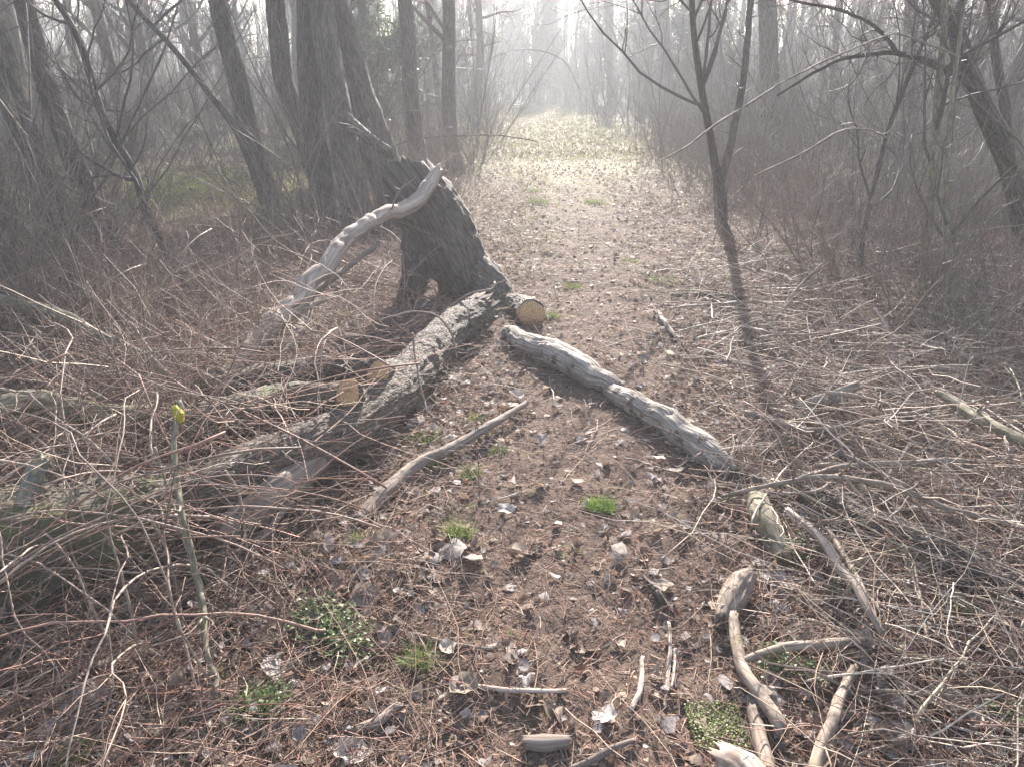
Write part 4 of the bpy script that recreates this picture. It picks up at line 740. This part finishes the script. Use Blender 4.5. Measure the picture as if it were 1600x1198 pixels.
for px, py, v, sc, lab in ((705, 858, 0, 1.25, 'big silver-grey leaf sheltered in thin grass'), (555, 822, 0, 1.0, 'silver-grey leaf by the torn spar'), (1068, 828, 3, .6, 'small whitish leaf on the path right of the lone tuft'), (788, 800, 6, .7, 'pale tan leaf left of the lone tuft'), (968, 872, 3, .7, 'whitish crumpled leaf in the mud below the lone tuft'), (700, 1018, 3, .6, 'whitish leaf at the end of the long twig'),
                           (350, 862, 0, 1.1, 'crumpled silver leaf left of the bowed canes'), (130, 1110, 0, 1.3, 'large silver leaf at the bottom left'), (440, 1055, 0, 1.3, 'large silver-grey leaf below the big weed clump'), (1195, 1100, 3, .9, 'white curled leaf touching the crooked tan branch'), (1490, 1125, 3, 1.5, 'large whitish leaf at the bottom right slash'), (1570, 1130, 0, 1.0, 'silver leaf next to the large whitish one'),
                           (1380, 1080, 3, 1.4, 'large crumpled whitish leaf below the pointed splinter'), (1340, 1008, 3, .9, 'whitish leaf at the end of the pale curved branch'), (1430, 985, 3, .8, 'bright leaf beside the pointed splinter'), (945, 1125, 6, .8, 'torn pale tan leaf at the bottom of the mud'), (1030, 720, 6, .6, 'small pale leaf on the reddish path'), (870, 640, 1, .7, 'curled leaf by the pale barkless log'),
                           (1215, 905, 6, 1.0, 'pale leaf on edge over the ringed stump'), (1395, 1165, 3, 1.2, 'whitish leaf at the bottom right edge'), (720, 605, 0, .8, 'grey leaf under the willow roots'), (760, 612, 1, .8, 'grey-brown leaf under the willow roots')):
    p = G(px, py); put_leaf(p[0], p[1], v, sc, lab)
for _ in range(278):
    y = 1.25 + 4.5 * rng.random() ** 1.1; x = (rng.random() * 2 - 1) * (y * .7); v = int(rng.integers(0, 8)); ip = float(inpath(x, y))
    if rng.random() < ip * .85: continue
    side = 'on the muddy path' if ip > .5 else 'left of the path' if x < pathx(y) else 'right of the path'; zz = 'in the foreground' if y < 2.6 else 'farther up, beyond the front logs'
    put_leaf(x, y, v, .5 + .55 * rng.random(), f'{LN[v]} dead leaf {side}, {zz}', f'{LN[v]} dead leaves {side}, {zz}')['look'] = f'{LN[v]} dead leaf'

# ------------------------------------------------------------------ loose sticks and canes, one by one
def stick_var(L, r, n, arch, kink, k, tw, c):
    s_ = np.linspace(0, 1, n); kn = np.cumsum(rng.normal(size=n) * (rng.random(n) < .35)) / n * .8; P_ = np.stack([L * (s_ - .5), (fbm(s_ * 3 + rng.random() * 50, s_ * 0, 3) * kink * .6 + np.cumsum(kn) / n * .6) * L, arch * L * (1 - (2 * s_ - 1) ** 2) + .004 * np.sin(s_ * 9)], -1); P_[:, 1] -= P_[:, 1].mean()
    Rr = r * np.linspace(1, .4, n) * (1 + .35 * (rng.random(n) < .25) - .12 * rng.random(n)); a_, f_, u_ = tubes(P_[None], Rr[None], k); b = MB(); b.add(a_, f_, c, u_)
    if tw:
        T1, R1 = grow(P_[None], Rr[None], tw, L * .12, L * .35, .7, n=5, up=.02, wander=.15, rk=.6); a_, f_, u_ = tubes(T1, np.maximum(R1, .0009), 4); b.add(a_, f_, c, u_)
        T2, R2 = grow(T1, R1, 2, L * .05, L * .15, .7, n=4, up=.02, rk=.7); a_, f_, u_ = tubes(T2, np.maximum(R2, .0008), 3); b.add(a_, f_, c, u_)
    return b
CANES = [stick_var(1.0 + .5 * rng.random(), .0042, 16, .12 + .15 * rng.random(), .25, 6, 3, c).mesh('cane', M['twig']) for c in ((.25, .175, .135), (.20, .115, .09), (.32, .24, .19), (.18, .13, .10), (.24, .14, .105))]
STICKS = [stick_var(.5 + .4 * rng.random(), r_, 18, .015, .12, 7, t_, c).mesh('stick', M['twig']) for r_, t_, c in ((.005, 2, (.40, .31, .23)), (.0038, 3, (.31, .22, .16)), (.009, 1, (.25, .19, .145)), (.005, 2, (.48, .40, .32)), (.0065, 1, (.34, .28, .19)), (.0032, 3, (.28, .175, .13)))]
CNM = ['buff', 'reddish', 'pale', 'greyish', 'rusty']; SNM = ['pale brown', 'thin brown', 'thick dull', 'bleached', 'olive-tan bare', 'thin russet']
def put(me, name, x, y, z, rx, rz, sc, lab, cat, grp):
    o = link(name, me, None, (x, y, hg(x, y) + z)); o.rotation_euler = (0, rx, rz); o.scale = (sc,) * 3; return tag(o, lab, cat, grp)
for _ in range(230):
    y = 1.4 + 4.8 * rng.random(); x = pathx(y) - 1.15 - (y * .75 + .2) * rng.random()
    v = int(rng.integers(0, 5)); zone = 'over the mossy log' if y < 3 else 'in the brush around the sawn wood' if y < 4.8 else 'in the brush behind the pale branch'
    put(CANES[v], 'cane', x, y, .05 + .3 * rng.random() ** 1.5, rng.normal() * .45, rng.random() * 6.28, .7 + .5 * rng.random(), f'thin {CNM[v]} arching cane {zone}', 'cane', f'{CNM[v]} canes {zone}')['look'] = f'thin {CNM[v]} arching cane'
for _ in range(225):
    y = 1.4 + 5.2 * rng.random(); x = pathx(y) + .75 + (y * .5 + .1) * rng.random()
    v = int(rng.integers(0, 6)); zone = 'in the slash near the camera' if y < 2.8 else 'in the slash around the forked piece' if y < 4.5 else 'in the slash under the saplings'
    put(STICKS[v], 'stick', x, y, .03 + .13 * rng.random() ** 1.5, rng.normal() * .14, rng.normal() * .5 + (0 if rng.random() < .7 else 1.2), (.5 if y < 2.4 else .7) + (.3 if y < 2.4 else .7) * rng.random(), f'{SNM[v]} stick {zone}', 'stick', f'{SNM[v]} sticks {zone}')['look'] = f'{SNM[v]} stick'
for _ in range(45):
    y = 1.6 + 6 * rng.random(); x = pathx(y) + rng.normal() * .7; v = int(rng.integers(0, 6)); zone = 'lying on the trodden path' if y < 4 else 'lying on the path beyond the pale log'
    put(STICKS[v], 'stick', x, y, .012, 0, rng.random() * 6.28, .25 + .35 * rng.random(), f'small {SNM[v]} stick {zone}', 'stick', f'small {SNM[v]} sticks {zone}')['look'] = f'small {SNM[v]} stick'

# ------------------------------------------------------------------ each repeat described by what it stands beside
LMK = [("sunny clearing", 270, 310), ("lichen-spotted branch", 30, 830), ("olive branch", 110, 500), ("grey-green bough", 100, 635), ("yellow lichen knob", 277, 650), ("huge mossy log", 180, 850), ("rough-barked log", 500, 690), ("torn spar", 420, 780), ("round sawn end", 543, 617), ("oval sawn end", 592, 583),
       ("pale propped branch", 540, 390), ("leaning willow", 660, 330), ("willow foot", 700, 480), ("sawn path stub", 832, 488), ("pale path log", 980, 620), ("straight grey branch", 700, 700), ("big weed clump", 500, 990), ("lone mud tuft", 938, 795), ("reed stalks", 1043, 1040), ("round moss cushion", 1118, 1138),
       ("crooked tan branch", 1180, 1070), ("ringed stump", 1150, 935), ("curved tan piece", 1200, 820), ("rotten log", 1420, 845), ("forked grey piece", 1295, 622), ("lichen-green branch", 1540, 655), ("long tan pole", 1390, 728), ("curved upright stick", 1395, 550), ("gnarled upright stick", 1500, 640), ("low forked tree", 1127, 290),
       ("straight greenish pole", 1455, 300), ("bent tree", 1560, 230), ("white path stick", 1045, 510), ("far grass patches", 870, 315), ("path mouth", 790, 170), ("heavy dark trunk", 530, 170), ("kinked hazy trunk", 470, 200), ("clearing trunk", 390, 200), ("slender dark sapling", 215, 270), ("mossy-footed trunk", 125, 275),
       ("outermost thick trunk", 60, 280), ("path mouth trunk", 955, 100), ("second mouth trunk", 1042, 100), ("thicket trunk", 1205, 120), ("hollow trunk", 1420, 120), ("pointed splinter", 1410, 990), ("peeling branch", 1330, 880), ("large silver leaf", 130, 1110)]
def pix(p):
    cs, sn = math.cos(PITCH), math.sin(PITCH); dz = p[2] - CAMZ; f = p[1] * cs - dz * sn; u = p[1] * sn + dz * cs
    f = max(f, .1); return 800 + FPX * p[0] / f, 599 - FPX * u / f
ORD = ['', 'second', 'third', 'fourth', 'fifth', 'sixth', 'seventh', 'eighth', 'ninth', 'tenth', 'eleventh', 'twelfth', 'thirteenth', 'fourteenth', 'fifteenth', 'sixteenth', 'seventeenth', 'eighteenth', 'nineteenth', 'twentieth']
byl = {}
for o in C.objects:
    if o.parent is None and 'label' in o and 'group' in o: byl.setdefault(o['label'], []).append(o)
buck = {}
for lab, L_ in byl.items():
    for o in L_:
        p = o.location; up = 1.0 if o['category'] in ('tree', 'shrub') else .03
        x_, y_ = pix((p.x, p.y, p.z + up)); x_ = min(max(x_, -60), 1660); y_ = min(max(y_, -40), 1240)
        n_, lx, ly = min(LMK, key=lambda t: (t[1] - x_) ** 2 + ((t[2] - y_) * 1.3) ** 2); dx, dy = x_ - lx, y_ - ly
        rel = ('left of' if dx < 0 else 'right of') if abs(dx) > abs(dy) else ('behind' if dy < 0 else 'in front of')
        base = o.get('look', lab.split(' zone')[0]); buck.setdefault((base, rel, n_), []).append((math.hypot(dx, dy), o))
for (base, rel, n_), L_ in buck.items():
    L_.sort(key=lambda t: t[0])
    for i, (_, o) in enumerate(L_):
        o['label'] = f"{base} {rel} the {n_}" + ('' if len(L_) == 1 else ', closest to it' if i == 0 else f', {ORD[min(i, 19)]} closest to it')
for o in C.objects:
    if 'look' in o: del o['look']

# ------------------------------------------------------------------ scattering volume added to stand in for the lens veil
def added_haze():
    m = bpy.data.materials.new('added_haze'); m.use_nodes = True; t = m.node_tree; t.nodes.clear(); o = t.nodes.new('ShaderNodeOutputMaterial')
    v = t.nodes.new('ShaderNodeVolumePrincipled'); v.inputs['Color'].default_value = (.96, .97, 1.0, 1); v.inputs['Density'].default_value = ADDED_HAZE; v.inputs['Anisotropy'].default_value = .15
    t.links.new(v.outputs[0], o.inputs['Volume'])
    V_ = np.array([(x, y, z) for x in (-215, 215) for y in (-75, 335) for z in (-2.0, 17.0)], float)
    F_ = np.array([(0, 1, 3, 2), (4, 6, 7, 5), (0, 4, 5, 1), (2, 3, 7, 6), (0, 2, 6, 4), (1, 5, 7, 3)])
    b = MB(); b.add(V_, F_); tag(link('added_haze', b.mesh('added_haze', m, None, False)), 'pale air volume added over the woods to stand in for lens veil', 'added_haze', kind='stuff')
if ADDED_HAZE > 0: added_haze()
